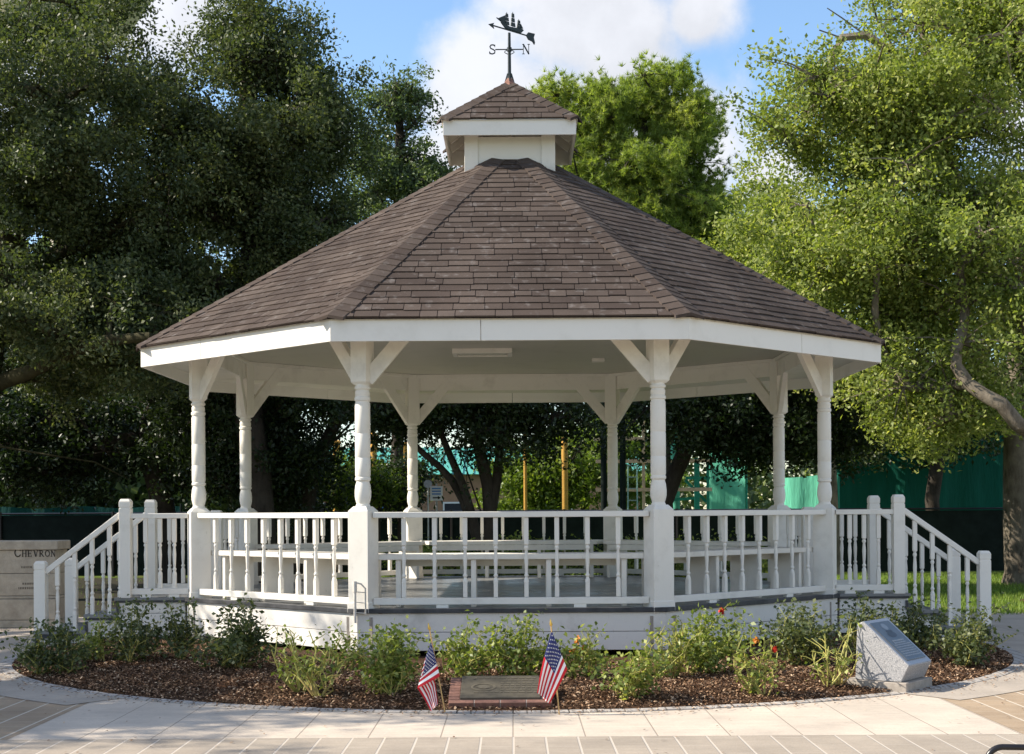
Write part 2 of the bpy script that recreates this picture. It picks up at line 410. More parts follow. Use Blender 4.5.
# ------------------------------------------------------------------ ground, lawn, paving, bed
def sheet(name, poly, z, mat, th=None):
    mb = MB(); n = len(poly)
    mb.add([(p[0], p[1], z) for p in poly], [tuple(range(n))])
    o = struct(name, mb, mat)
    return o
g = MB(); g.add([(-900, -300, -.012), (900, -300, -.012), (900, 1500, -.012), (-900, 1500, -.012)], [(0, 1, 2, 3)])
struct('lawn', g, lawn_m)
sheet('plaza', [(-30, -6), (30, -6), (30, 18.6), (9, 20.6), (5.6, 21.2), (-5.6, 21.2), (-9, 21.0), (-30, 21)], 0.0, conc_m)
sheet('paver_band', [(-30, -5), (30, -5), (30, 9.69), (-30, 9.69)], .004, grey_pav)
sheet('slab_panel', [(-3.28, 9.694), (3.30, 9.694), (3.30, 12.45), (-3.28, 12.45)], .004, slab_m)
sheet('tan_paving', [(3.304, 9.694), (14, 9.694), (14, 12.45), (3.304, 12.45)], .004, brown_m)
sheet('tan_paving_west', [(-14, 9.694), (-3.284, 9.694), (-3.284, 12.45), (-14, 12.45)], .004, brown_m)
# footpath bottom left corner slab
BC, BR = Vector((0, 16.0)), 5.08
def arc(r, a0, a1, n): return [(BC.x + r * math.sin(R(a0 + (a1 - a0) * i / n)), BC.y - r * math.cos(R(a0 + (a1 - a0) * i / n))) for i in range(n + 1)]
def ring(name, r0, r1, a0, a1, z, mat, n=60):
    mb = MB(); A = arc(r0, a0, a1, n); B = arc(r1, a0, a1, n)
    mb.add([(p[0], p[1], z) for p in A + B], [(i, i + 1, n + 2 + i, n + 1 + i) for i in range(n)])
    o = struct(name, mb, mat); return o
for nm, a0, a1 in (('border_path', 36.5, 105), ('border_path_west', -105, -36.5)):
    ring(nm, 5.2, 5.72, a0, a1, .008, ring_m)
# edging blocks round the bed: a low kerb of small pavers
mb = MB(); nb = 132
for i in range(nb):
    a0, a1 = -100 + 200 * i / nb + .035, -100 + 200 * (i + 1) / nb - .035
    P = arc(5.08, a0, a1, 1); Q = arc(5.20, a0, a1, 1)
    mb.prism([P[0], P[1], Q[1], Q[0]], -.01, .013 + random.Random(i).uniform(-.002, .002), r=random.Random(i).random())
struct('bed_edging', mb, edge_m, bev=.003)
rng = np.random.default_rng(5)
# mulch bed: a low uneven mound
def bed_h(x, y):
    r = math.hypot(x - BC.x, y - BC.y)
    e = max(0.0, min(1.0, (5.08 - r) / .7))
    return .005 + .07 * e + .018 * math.sin(3.1 * x + 1) * math.sin(2.7 * y) * e + .012 * math.sin(9 * x) * math.cos(8 * y) * e
mb = MB(); NR, NA = 40, 120
vs = []; fs = []
for i in range(NR + 1):
    r = 5.08 * i / NR
    for k in range(NA):
        a = 2 * math.pi * k / NA; x, y = BC.x + r * math.sin(a), BC.y - r * math.cos(a)
        vs.append((x, y, bed_h(x, y)))
for i in range(NR):
    for k in range(NA): fs.append((i * NA + k, i * NA + (k + 1) % NA, (i + 1) * NA + (k + 1) % NA, (i + 1) * NA + k))
mb.add(vs, fs); struct('planting_bed_ground', mb, mulch_m, smooth=True)
n = 95000
a = rng.uniform(R(-95), R(95), n); r = 5.07 * np.sqrt(rng.uniform(.28, 1, n))
x = BC.x + r * np.sin(a); y = BC.y - r * np.cos(a)
z = np.array([bed_h(p, q) for p, q in zip(x, y)]) + rng.uniform(.002, .022, n)
C = np.stack([x, y, z], 1)
V, Fq = leaf_arrays(rng, C, .031, .013, up=1.4)
tag(fast_mesh('bark_mulch', V, Fq, rng.uniform(0, 1, n) ** 1.4, chip_m), kind='stuff')
mb = MB(); pts = []
for i in range(24):
    a = 2 * math.pi * i / 24; pts.append((9.6 + 1.7 * math.cos(a), 23.2 + 1.2 * math.sin(a), .02))
mb.add(pts + [(9.6, 23.2, .10)], [(i, (i + 1) % 24, 24) for i in range(24)])
struct('mulch_patch', mb, mulch_m, smooth=True)
sheet('oak_shade_sheet', [(-30, 21.1), (-9.2, 21.1), (-5.7, 21.3), (-4.2, 24), (-5.2, 34), (-30, 34)], -.006, plain('painted_oak_shade', (.035, .032, .02), .95, .1, .5, 12))  # dark sheet over the lawn, its colour standing in for the oaks' shade

# ------------------------------------------------------------------ the gazebo
GC = (0, 18.0, 0)
RV, AP = 3.75, 3.75 * math.cos(R(22.5))
DZ = .53
gaz = thing('gazebo', 'white octagonal wooden gazebo with brown shingle roof, cupola, railings and side stairs', 'gazebo', GC, R(-.2))
def vert(k, r=RV): a = R(-67.5 + 45 * k); return Vector((r * math.cos(a), r * math.sin(a), 0))
# side k lies between vert(k-1) and vert(k); side 0 faces the camera, 2 the right (+X), 4 the back, 6 the left
def side_pts(k, apo): r = apo / math.cos(R(22.5)); return vert(k - 1, r), vert(k, r)
def side_solid(mb, k, a0, a1, z0, z1, e=0.0, **kw):
    p0, p1 = side_pts(k, a0); q0, q1 = side_pts(k, a1)
    if e:
        d = (p1 - p0).normalized(); p0 += d * e; p1 -= d * e; q0 += d * e; q1 -= d * e
    mb.prism([p0, p1, q1, q0], z0, z1, **kw)
oct_ = lambda apo: [vert(k, apo / math.cos(R(22.5))) for k in range(8)]
# deck
mb = MB(); mb.prism(oct_(AP + .10), .50, .53); mb.build('deck', deck_m, gaz, bev=.004)
mb = MB()
for k in range(8): side_solid(mb, k, AP + .102, AP + .15, .488, .533)
mb.build('deck_edge', trim_m, gaz, bev=.004)
for k in range(8):
    mb = MB()
    side_solid(mb, k, AP + .10, AP + .125, .305, .486)
    side_solid(mb, k, AP + .098, AP + .123, .125, .300)
    mb.build('skirt', skirt_m, gaz, bev=.003)
for k in range(8):
    v = vert(k, RV - .05); mb = MB(); mb.box((v.x, v.y, .2), (.28, .28, .5), R(-67.5 + 45 * k)); mb.build('pier', mortar, gaz)
# posts
base_h, rail_z = .94, DZ + .94
pm = MB()
pm.box((0, 0, DZ - .055 + .50), (.218, .218, 1.0)); pm.box((.0, 0, DZ - .04 + .05), (.232, .232, .10))
zt = DZ - .055 + 1.0
pm.hexa([(-.109, -.109, zt), (.109, -.109, zt), (.109, .109, zt), (-.109, .109, zt)], [(-.07, -.07, zt + .045), (.07, -.07, zt + .045), (.07, .07, zt + .045), (-.07, .07, zt + .045)])
B0 = 2.70
pm.box((0, 0, (B0 + .025 + 3.42) / 2), (.170, .170, 3.42 - B0 - .025))
pm.hexa([(-.06, -.06, B0), (.06, -.06, B0), (.06, .06, B0), (-.06, .06, B0)], [(-.085, -.085, B0 + .025), (.085, -.085, B0 + .025), (.085, .085, B0 + .025), (-.085, .085, B0 + .025)])
prof = [(.070, 1.50), (.070, 1.53), (.062, 1.545), (.070, 1.57), (.079, 1.61), (.080, 1.66), (.074, 1.72), (.064, 1.755), (.062, 1.762), (.076, 1.775), (.076, 1.795), (.068, 1.805), (.074, 1.82),
        (.0745, 1.985), (.070, 1.992), (.0745, 2.0), (.0745, 2.22), (.070, 2.227), (.0745, 2.235), (.074, 2.52), (.068, 2.53), (.068, 2.54), (.078, 2.55), (.078, 2.575), (.069, 2.585), (.069, 2.595), (.072, 2.60),
        (.072, 2.635), (.064, 2.64), (.064, 2.65), (.078, 2.66), (.078, 2.675), (.066, 2.69), (.066, 2.71)]
pm.lathe(prof, n=24)
post0 = pm.build('post', white, gaz, smooth=True, bev=.004)
br = MB()
# knee brace in the local XZ plane, starting at the post block and running outward along +X
P = [(.075, 2.72), (.10, 2.705), (.665, 3.37), (.665, 3.384), (.50, 3.384), (.075, 2.895)]
br.add([(p[0], -.03, p[1]) for p in P] + [(p[0], .03, p[1]) for p in P], [tuple(range(6)), tuple(range(6, 12))[::-1]] + [(i, (i + 1) % 6, 6 + (i + 1) % 6, 6 + i) for i in range(6)])
brace0 = br.build('brace', white, post0, bev=.004)
for k in range(8):
    v = vert(k); ang = R(-67.5 + 45 * k)
    p = post0 if k == 0 else inst(post0, gaz)
    p.location = (v.x, v.y, 0); p.rotation_euler = (0, 0, ang)
    # directions (relative to the post's own frame) along the two sides that meet here
    for j, da in enumerate((112.5, -112.5)):
        b_ = brace0 if (k == 0 and j == 0) else inst(brace0, p)
        b_.parent = p; b_.rotation_euler = (0, 0, R(da))
# beams, ceiling, soffit, fascia
for k in range(8):
    mb = MB(); side_solid(mb, k, AP - .025, AP + .025, 3.195, 3.425, e=.004); mb.build('beam', white, gaz, bev=.004)
mb = MB()
for k in range(8): side_solid(mb, k, AP - .068, AP - .028, 3.385, 3.424, e=.003)
mb.build('ceiling_molding', white, gaz)
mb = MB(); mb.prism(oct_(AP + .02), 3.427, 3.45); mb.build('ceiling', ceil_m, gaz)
mb = MB()
for k in range(8): side_solid(mb, k, AP + .027, 4.015, 3.20, 3.215)
mb.build('soffit', white, gaz)
EA = 4.04
def split_solid(mb, k, a0, a1, z0, z1, cuts, gap=.003):
    p0, p1 = side_pts(k, a0); q0, q1 = side_pts(k, a1); L = (q1 - q0).length; c = [0] + list(cuts) + [1]
    for i in range(len(c) - 1):
        g0 = gap / L if i else 0; g1 = gap / L if i < len(c) - 2 else 0
        f0, f1 = c[i] + g0, c[i + 1] - g1
        A_, B_ = (p0.lerp(p1, f0), p0.lerp(p1, f1)); C_, D_ = (q0.lerp(q1, f0), q0.lerp(q1, f1))
        mb.prism([A_, B_, D_, C_], z0, z1)
for k in range(8):
    mb = MB(); split_solid(mb, k, EA - .028, EA, 3.06, 3.267, [(.42, .55, .48, .6, .5, .4, .6, .35)[k]]); mb.build('fascia', fascia_m, gaz, bev=.003)
mb = MB()
for k in range(8): side_solid(mb, k, EA + .001, EA + .010, 3.254, 3.270)
mb.build('drip_edge', plain('drip_edge', (.62, .58, .50), .5), gaz)
# roof
rr = random.Random(11)
def facet(mb, A, B, P, expo=.145, tab=.30, stop=1.0, lift=.013, mi=0):
    A, B, P = Vector(A), Vector(B), Vector(P)
    M = (A + B) / 2; L = (P - M).length; up = (P - M).normalized(); ax = (B - A).normalized(); nrm = ax.cross(up).normalized()
    if nrm.z < 0: nrm = -nrm
    half = (B - A).length / 2; rows = int(L * stop / expo) + 1
    for i in range(rows):
        s0 = i * expo; s1 = min(L * stop, s0 + expo * 1.15)
        if s0 >= L * stop - .01: break
        wa = half * (1 - s0 / L); wb = half * (1 - s1 / L)
        x = -wa - rr.uniform(0, tab)
        while x < wa:
            w = tab * rr.choice((.55, .8, 1.0, 1.0, 1.25)) ; x0, x1 = max(x, -wa), min(x + w - .007, wa); x += w
            if x1 - x0 < .015: continue
            y0, y1 = max(-wb, min(wb, x0)), max(-wb, min(wb, x1))
            jit = rr.choice((0, 0, -.007, .007, -.012)); th = lift + rr.uniform(0, .004)
            lo = [M + ax * x0 + up * (s0 + jit) - nrm * .002, M + ax * x1 + up * (s0 + jit) - nrm * .002]
            q = [M + ax * x0 + up * (s0 + jit) + nrm * th, M + ax * x1 + up * (s0 + jit) + nrm * th, M + ax * y1 + up * s1 + nrm * .003, M + ax * y0 + up * s1 + nrm * .003]
            mb.add(lo + q, [(2, 3, 4, 5), (0, 1, 3, 2), (0, 2, 5), (1, 4, 3)], mi, rr.random())
def hipcaps(E, P, n1, n2, expo=.14, w=.15, stop=1.0):
    """cap shingles folded over a hip running from E to P; n1, n2 are downhill directions into the two facets"""
    mb = MB(); E, P = Vector(E), Vector(P); L = (P - E).length; u = (P - E).normalized()
    d = [(n - u * n.dot(u)).normalized() for n in (Vector(n1), Vector(n2))]
    m = int(L * stop / expo)
    for i in range(m):
        s0, s1 = i * expo - .005, min(L * stop, i * expo + expo * 1.12)
        r = rr.random(); ww = w * rr.uniform(.93, 1.05)
        h0, h1 = .034, .025
        up = Vector((0, 0, 1))
        a = E + u * s0; b = E + u * s1
        L0, L1 = a + d[0] * ww + up * (h0 - .004), b + d[0] * ww * .97 + up * (h1 - .008)
        R0, R1 = a + d[1] * ww + up * (h0 - .004), b + d[1] * ww * .97 + up * (h1 - .008)
        C0, C1 = a + up * h0, b + up * h1
        dn = Vector((0, 0, -.03))
        mb.add([L0, C0, R0, L1, C1, R1, L0 + dn, C0 + dn, R0 + dn, L1 + dn, R1 + dn],
               [(0, 1, 4, 3), (1, 2, 5, 4), (0, 6, 7, 1), (1, 7, 8, 2), (0, 3, 9, 6), (2, 8, 10, 5)], 0, r)
    return mb
RZ0, RZ1 = 3.275, 5.90
apex = Vector((0, 0, RZ1)); EO = 4.075
mb = MB()
for k in range(8):
    A, B = side_pts(k, EO); A.z = B.z = RZ0
    facet(mb, A, B, apex, stop=.88)
    mb.add([A - Vector((0, 0, .001)), B - Vector((0, 0, .001)), apex - Vector((0, 0, .001))], [(0, 1, 2)], 0, .2)
    mb.add([A - Vector((0, 0, .012)), B - Vector((0, 0, .012)), apex - Vector((0, 0, .012))], [(0, 1, 2)], 0, .2)
mb.build('roof', shing, gaz)
for k in range(8):
    E = vert(k, EO / math.cos(R(22.5))); E.z = RZ0
    Pp, N = vert(k - 1, EO / math.cos(R(22.5))), vert(k + 1, EO / math.cos(R(22.5))); Pp.z = N.z = RZ0
    hipcaps(E, apex, Pp - E, N - E, stop=.885, w=.165).build('hip_cap', shing, gaz)
# ceiling light and small box
cz = 3.427
mb = MB(); mb.box((-.35, .23, cz - .02), (.60, .34, .036)); lampo = mb.build('ceiling_light', ceil_m, gaz, bev=.004)
mb = MB()
for q in ((-.35, .03, .72, .05), (-.35, .43, .72, .05), (-.685, .23, .05, .35), (-.015, .23, .05, .35)): mb.box((q[0], q[1], cz - .03), (q[2], q[3], .058))
mb.build('lamp_frame', white, lampo)
mb = MB(); mb.box((-.35, .23, cz - .043), (.56, .30, .008)); mb.build('diffuser', lamp_m, lampo, bev=.004)
mb = MB(); mb.box((1.12, 1.35, cz - .02), (.16, .16, .04)); mb.build('ceiling_box', white, gaz, bev=.004)
# cupola
CH, CB0, CB1 = .525, 5.42, 5.84
cup = MB(); cup.box((0, 0, (CB0 + CB1) / 2), (2 * CH - .03, 2 * CH - .03, CB1 - CB0)); cupo = cup.build('cupola', white, gaz)
for sx in (-1, 1):
    for sy in (-1, 1):
        mb = MB(); mb.box((sx * (CH - .075), sy * (CH - .075), (5.40 + CB1 + .03) / 2), (.16, .16, CB1 + .03 - 5.40)); mb.build('corner_board', white, cupo, bev=.004)
HR, Z0, Z1, ZA = .766, 5.80, 5.985, 6.62
mb = MB()
c4 = [(-HR, -HR), (HR, -HR), (HR, HR), (-HR, HR)]
for k in range(4):
    a, b_ = Vector((*c4[k], 0)), Vector((*c4[(k + 1) % 4], 0)); ai, bi = a * (1 - .025 / HR), b_ * (1 - .025 / HR)
    m2 = MB(); m2.prism([a, b_, bi, ai], Z0, Z1 - .004); m2.build('cupola_fascia', fascia_m, cupo, bev=.003)
HO = HR + .02; c4 = [(-HO, -HO), (HO, -HO), (HO, HO), (-HO, HO)]
for k in range(4):
    a, b_ = (*c4[k], Z1), (*c4[(k + 1) % 4], Z1)
    facet(mb, a, b_, (0, 0, ZA), stop=.99, tab=.32)
    ap_ = Vector((0, 0, ZA)); dn = Vector((0, 0, .014))
    mb.add([Vector(a) - dn, Vector(b_) - dn, ap_ - dn], [(0, 1, 2)], 1, .3)
    mb.add([Vector(a) - dn * .1, Vector(b_) - dn * .1, ap_ - dn * .1], [(0, 1, 2)], 0, .3)
mb.build('cupola_roof', [shing, white], cupo)
for k in range(4):
    E = (*c4[k], Z1); n1 = Vector((*c4[k - 1], Z1)) - Vector(E); n2 = Vector((*c4[(k + 1) % 4], Z1)) - Vector(E)
    hipcaps(E, (0, 0, ZA), n1, n2, stop=.985, w=.12).build('cupola_hip_cap', shing, cupo)
# rafters and lookouts under the cupola eave
for k in range(4):
    a = R(90 * k); d = Vector((math.cos(a), math.sin(a), 0)); t_ = Vector((-d.y, d.x, 0))
    for s in (-.5, 0, .5) if k % 2 == 0 else (-.4, .0, .4):
        p0 = d * (CH - .02) + t_ * s * .9 + Vector((0, 0, Z1 - .02 + .0)); p1 = d * (HR - .03) + t_ * s * .9 + Vector((0, 0, Z1 - .06))
        p0.z = Z1 + (ZA - Z1) * (1 - CH / HR) - .08
        m2 = MB(); m2.beam(p0, p1, .04, .09); m2.build('rafter', white, cupo)
# copper cap and weather vane
vane = MB(); vane.tube([(0, 0, 6.66), (0, 0, 7.22)], [.022, .017], 10)
vane.lathe([(.03, 6.66), (.028, 6.70), (.034, 6.72), (.02, 6.74)], n=12)
for s in (-1, 1):
    vane.tube([(s * .022, 0, 6.73), (s * .04, 0, 6.67), (s * .06, 0, 6.60)], .008, 6); vane.tube([(0, s * .022, 6.73), (0, s * .04, 6.67), (0, s * .06, 6.60)], .008, 6)
vz = 7.02
vane.tube([(-.17, 0, vz), (.17, 0, vz)], .007, 6); vane.tube([(0, -.19, vz), (0, .19, vz)], .007, 6)
vane.lathe([(.018, vz - .03), (.03, vz - .02), (.03, vz + .02), (.018, vz + .03)], n=12)
for s in (-1, 1):
    cur = [(s * (.03 + .03 * math.sin(t_ * .9)), 0, vz - .01 - .012 * t_) for t_ in range(5)]; vane.tube(cur, .005, 5)
    vane.tube([(p[1], p[0], p[2]) for p in cur], .005, 5)
van = vane.build('weather_vane', iron, gaz, smooth=True)
mb = MB(); mb.lathe([(.10, 6.555), (.09, 6.585), (.06, 6.625), (.035, 6.665), (.03, 6.67)], n=8); mb.build('roof_cap', copper, gaz)
GL = {  # strokes on a unit cell: (points, half-width)
 'S': [([(.62, .86), (.45, .97), (.22, .95), (.10, .78), (.18, .60), (.45, .48), (.62, .34), (.60, .12), (.38, .02), (.18, .04), (.06, .18)], .055), ([(.62, .98), (.62, .74)], .03), ([(.06, .02), (.06, .28)], .03)],
 'N': [([(.12, 0), (.12, 1)], .035), ([(.12, 1), (.68, 0)], .07), ([(.68, 0), (.68, 1)], .035), ([(0, 0), (.24, 0)], .025), ([(.0, 1), (.14, 1)], .025), ([(.56, 1), (.80, 1)], .025)],
 'C': [([(.72, .80), (.58, .95), (.38, 1.0), (.18, .88), (.07, .62), (.07, .38), (.18, .12), (.38, .0), (.58, .05), (.74, .22)], .06), ([(.73, .98), (.73, .72)], .03)],
 'H': [([(.14, 0), (.14, 1)], .07), ([(.66, 0), (.66, 1)], .07), ([(.14, .52), (.66, .52)], .03), ([(.02, 0), (.26, 0)], .025), ([(.02, 1), (.26, 1)], .025), ([(.54, 0), (.78, 0)], .025), ([(.54, 1), (.78, 1)], .025)],
 'E': [([(.14, 0), (.14, 1)], .07), ([(.02, 1), (.60, 1)], .03), ([(.14, .52), (.48, .52)], .03), ([(.02, 0), (.62, 0)], .03), ([(.60, 1), (.60, .82)], .025), ([(.62, 0), (.62, .2)], .025), ([(.48, .62), (.48, .42)], .02)],
 'V': [([(.10, 1), (.40, 0)], .07), ([(.40, 0), (.68, 1)], .035), ([(-.02, 1), (.22, 1)], .025), ([(.56, 1), (.80, 1)], .025)],
 'R': [([(.14, 0), (.14, 1)], .07), ([(.02, 1), (.40, 1), (.56, .88), (.58, .74), (.50, .58), (.36, .52), (.14, .52)], .04), ([(.34, .52), (.70, .0)], .06), ([(.02, 0), (.26, 0)], .025), ([(.64, 0), (.80, 0)], .025)],
 'O': [([(.40, 1), (.18, .9), (.06, .62), (.06, .38), (.18, .1), (.40, 0), (.62, .1), (.74, .38), (.74, .62), (.62, .9), (.40, 1)], .055)],
}
def glyph(mb, ch, org, ax, up, h, th, mi=0, wscale=1.0):
    """flat serif letter of height h from its strokes, th thick"""
    org, ax, up = Vector(org), Vector(ax), Vector(up); nrm = ax.cross(up)
    for pts, hw in GL[ch]:
        for i in range(len(pts) - 1):
            a = org + ax * pts[i][0] * h * wscale + up * pts[i][1] * h; b = org + ax * pts[i + 1][0] * h * wscale + up * pts[i + 1][1] * h
            e = (b - a).normalized() * hw * h * .5
            mb.beam(a - e, b + e, th, hw * h * 2, up=nrm.cross(b - a), mi=mi)
for ch, x in (('S', -.245), ('N', .155)):
    mb = MB(); glyph(mb, ch, (x, 0, vz - .055), (1, 0, 0), (0, 0, 1), .115, .012)
    tag(mb.build('compass_letter', iron, van), label='letter %s of the vane' % ch)
va = Vector((-.72, -.69, 0)).normalized()  # arrow points left and towards the camera
ar = MB(); za = 7.25
ar.tube([va * -.28 + Vector((0, 0, za)), va * .30 + Vector((0, 0, za))], .009, 6)
sd = Vector((va.y, -va.x, 0)) * .004
def plate(mb, pts, org, ax, th=.006):
    n_ = Vector((ax.y, -ax.x, 0)) * th; V_ = [org + ax * p[0] + Vector((0, 0, p[1])) for p in pts]; k = len(V_)
    mb.add([v - n_ for v in V_] + [v + n_ for v in V_], [tuple(range(k)), tuple(range(k, 2 * k))[::-1]] + [(i, (i + 1) % k, k + (i + 1) % k, k + i) for i in range(k)])
o0 = Vector((0, 0, za)) - va * .06
plate(ar, [(.40, 0), (.31, .035), (.33, .0), (.31, -.035)], o0, va)
plate(ar, [(-.22, .0), (-.26, .045), (-.37, .05), (-.35, .0), (-.37, -.06), (-.36, -.085), (-.33, -.055), (-.26, -.045)], o0, va)
ar.build('arrow', iron, van)
sh = MB()
plate(sh, [(.20, .065), (.16, .035), (.13, .012), (-.14, .012), (-.18, .05), (-.16, .062), (.05, .045), (.17, .07)], o0, va)
for mxx, top in ((.10, .21), (.0, .235), (-.10, .17)):
    sh.tube([o0 + va * mxx + Vector((0, 0, .03)), o0 + va * mxx + Vector((0, 0, top))], .004, 5)
    hgt = top - .07
    for q in range(3):
        zb = .06 + hgt * q / 3; w = .042 * (1 - q * .22)
        plate(sh, [(mxx - w, zb), (mxx + w * .9, zb), (mxx + w * .75, zb + hgt / 3 * .82), (mxx - w * .8, zb + hgt / 3 * .82)], o0, va)
plate(sh, [(.12, .06), (.255, .10), (.12, .17)], o0, va); plate(sh, [(.17, .062), (.27, .105), (.265, .11), (.16, .075)], o0, va)
plate(sh, [(-.11, .06), (-.17, .07), (-.13, .12)], o0, va)
sh.build('sailing_ship', iron, van)

# railings
def baluster_mesh(h):
    mb = MB(); w = .044
    mb.box((0, 0, h - .13), (w, w, .26)); mb.box((0, 0, .075), (w * .92, w * .92, .15))
    p = [(.024, h - .26), (.015, h - .275), (.022, h - .29), (.022, h - .30), (.014, h - .315), (.018, h - .36), (.021, h - .40), (.016, h - .50), (.014, .24), (.014, .225), (.022, .215), (.022, .205), (.014, .19), (.024, .165), (.024, .14)]
    mb.lathe(p[::-1], n=10)
    return mb
BH = .77
bal0 = None
def baluster(parent, loc, rot=0.0, h=BH):
    global bal0
    if bal0 is None:
        bal0 = baluster_mesh(BH).build('baluster', white, parent, smooth=True); o = bal0
    else: o = inst(bal0, parent)
    o.parent = parent; o.location = loc; o.rotation_euler = (0, 0, rot); o.scale = (1, 1, h / BH)
    return o
def railing(a, b, n, posts=True, z=DZ, trim0=0.0, trim1=0.0):
    """level railing from a to b (2D, gazebo frame), n balusters between"""
    a, b = Vector((a[0], a[1], 0)), Vector((b[0], b[1], 0)); d = (b - a).normalized(); L = (b - a).length
    ang = math.atan2(d.y, d.x)
    e = bpy.data.objects
    mb = MB(); a2 = trim0; b2 = L - trim1
    mb.box(((a2 + b2) / 2, 0, z + .905), (b2 - a2, .085, .055))
    o = mb.build('railing', white, gaz, bev=.005)
    m2 = MB(); m2.box(((a2 + b2) / 2, 0, z + .068), (b2 - a2, .06, .065))
    for s in (.25, .75): m2.box((a2 + (b2 - a2) * s, 0, z + .019), (.12, .05, .036))
    m2.build('bottom_rail', white, o, bev=.004); o.location = (a.x, a.y, 0); o.rotation_euler = (0, 0, ang)
    for i in range(n):
        x = a2 + (b2 - a2) * (i + 1) / (n + 1); baluster(o, (x, 0, z + .105))
    return o
for k in (0, 1, 3, 4, 5, 7):
    p, q = side_pts(k, AP + .045); railing(p, q, 8, trim0=.12, trim1=.12)
# benches
for k in (0, 1, 3, 4, 5, 7):
    mb = MB(); side_solid(mb, k, AP - .50, AP - .075, DZ + .465, DZ + .52, e=.05); be = mb.build('bench', white, gaz, bev=.006)
    p, q = side_pts(k, AP - .29); d = (q - p).normalized(); nrm = Vector((-d.y, d.x, 0)); ang = math.atan2(d.y, d.x); L = (q - p).length
    for s in (.08, .36, .64, .92):
        c = p + d * L * s; mb = MB(); mb.box((c.x, c.y, DZ + .232), (.05, .38, .464), ang); mb.build('bench_support', white, be, bev=.004)
    c = (side_pts(k, AP - .485)[0] + side_pts(k, AP - .485)[1]) / 2
    mb = MB(); mb.box((c.x, c.y, DZ + .425), ((side_pts(k, AP - .485)[1] - side_pts(k, AP - .485)[0]).length - .25, .022, .075), ang); mb.build('bench_apron', white, be)
# stairs left and right
def newel(parent, x, y, z, h, w=.125):
    mb = MB(); mb.box((0, 0, h / 2 - .05), (w, w, h - .10)); mb.box((0, 0, h - .092), (w * .93, w * .93, .02)); mb.box((0, 0, h - .055), (w, w, .06))
    c = w / 2; d = c * .72
    mb.hexa([(-c, -c, h - .025), (c, -c, h - .025), (c, c, h - .025), (-c, c, h - .025)], [(-d, -d, h + .005), (d, -d, h + .005), (d, d, h + .005), (-d, d, h + .005)])
    return mb.build('newel_post', white, parent, bev=.004, loc=(x, y, z))
YF, YB = -1.435, -.30
for s in (-1, 1):
    st = bpy.data.objects.new('side_stair', None)
    mb = MB()
    def bx(x0, x1, y0, y1, z0, z1, m=mb): m.box((s * (x0 + x1) / 2, (y0 + y1) / 2, (z0 + z1) / 2), (abs(x1 - x0), y1 - y0, z1 - z0))
    bx(3.62, 4.36, YF - .02, YB + .05, .36, .477); bx(3.62, 4.36, YF - .022, YB + .052, .10, .355)
    bx(4.36, 4.70, YF - .02, YB + .05, .10, .30); bx(4.70, 5.25, YF - .02, YB + .05, .02, .125)
    st = mb.build('side_stair', skirt_m, gaz, bev=.003)
    for (x0, x1, z1, th) in ((3.615, 4.40, .532, .032), (4.375, 4.735, .350, .04), (4.715, 5.30, .172, .04)):
        mb = MB(); bx(x0, x1, YF - .055, YB + .085, z1 - th, z1, mb); mb.build('tread', deck_m, st, bev=.004)
    for (x0, x1, z0, z1) in ((3.60, 4.385, .478, .499), (4.345, 4.375, .352, .455), (4.365, 4.72, .285, .309), (4.70, 4.725, .172, .268), (4.73, 5.28, .085, .13), (5.262, 5.282, .0, .085)):
        mb = MB(); bx(x0, x1, YF - .045, YB + .075, z0, z1, mb); mb.build('tread_edge', trim_m, st)
    for y in (YF, YB):
        newel(gaz, s * 4.275, y, DZ, 1.09); newel(gaz, s * 5.22, y, .172, .82 if s > 0 else .765)
        if y == YB: newel(gaz, s * 3.50, y, DZ, .96, .14)
        x0 = 3.58; r0 = railing((s * x0, y), (s * 4.275, y), 3, trim0=.0 if y == YF else 0, trim1=.06)
        mb = MB(); p0, p1 = Vector((s * 4.33, y, 1.455)), Vector((s * 5.165, y, .865 if s > 0 else .82))
        mb.beam(p0, p1, .06, .062, up=(0, 1, 0)); hr = mb.build('handrail', white, gaz, bev=.006)
        for i in range(4):
            x = 4.275 + .945 * (i + .95) / 4.9
            zr = 1.455 - (x - 4.33) * (.59 / .835) - .03; zb = .35 if x < 4.72 else .172
            baluster(hr, (s * x, y, zb), h=zr - zb)
    railing((s * 3.51, YB), (s * (AP + .045), 1.33), 5, trim0=.07, trim1=.02)
# pipe stub on the front left corner of the deck
mb = MB(); v = vert(7, RV + .17)
mb.tube([(v.x + .0, v.y - .02, .40), (v.x + .0, v.y - .02, .80)], .014, 10); mb.tube([(v.x, v.y - .02, .70), (v.x, v.y - .02, .80)], .021, 10)
mb.tube([(v.x, v.y - .02, .79), (v.x + .06, v.y - .02, .775), (v.x + .10, v.y - .01, .73), (v.x + .10, v.y, .48)], .008, 8)
for zz in (.50, .60, .70): mb.tube([(v.x, v.y - .02, zz), (v.x + .10, v.y, zz - .01)], .005, 6)
mb.build('pipe', pvc, gaz, smooth=True)

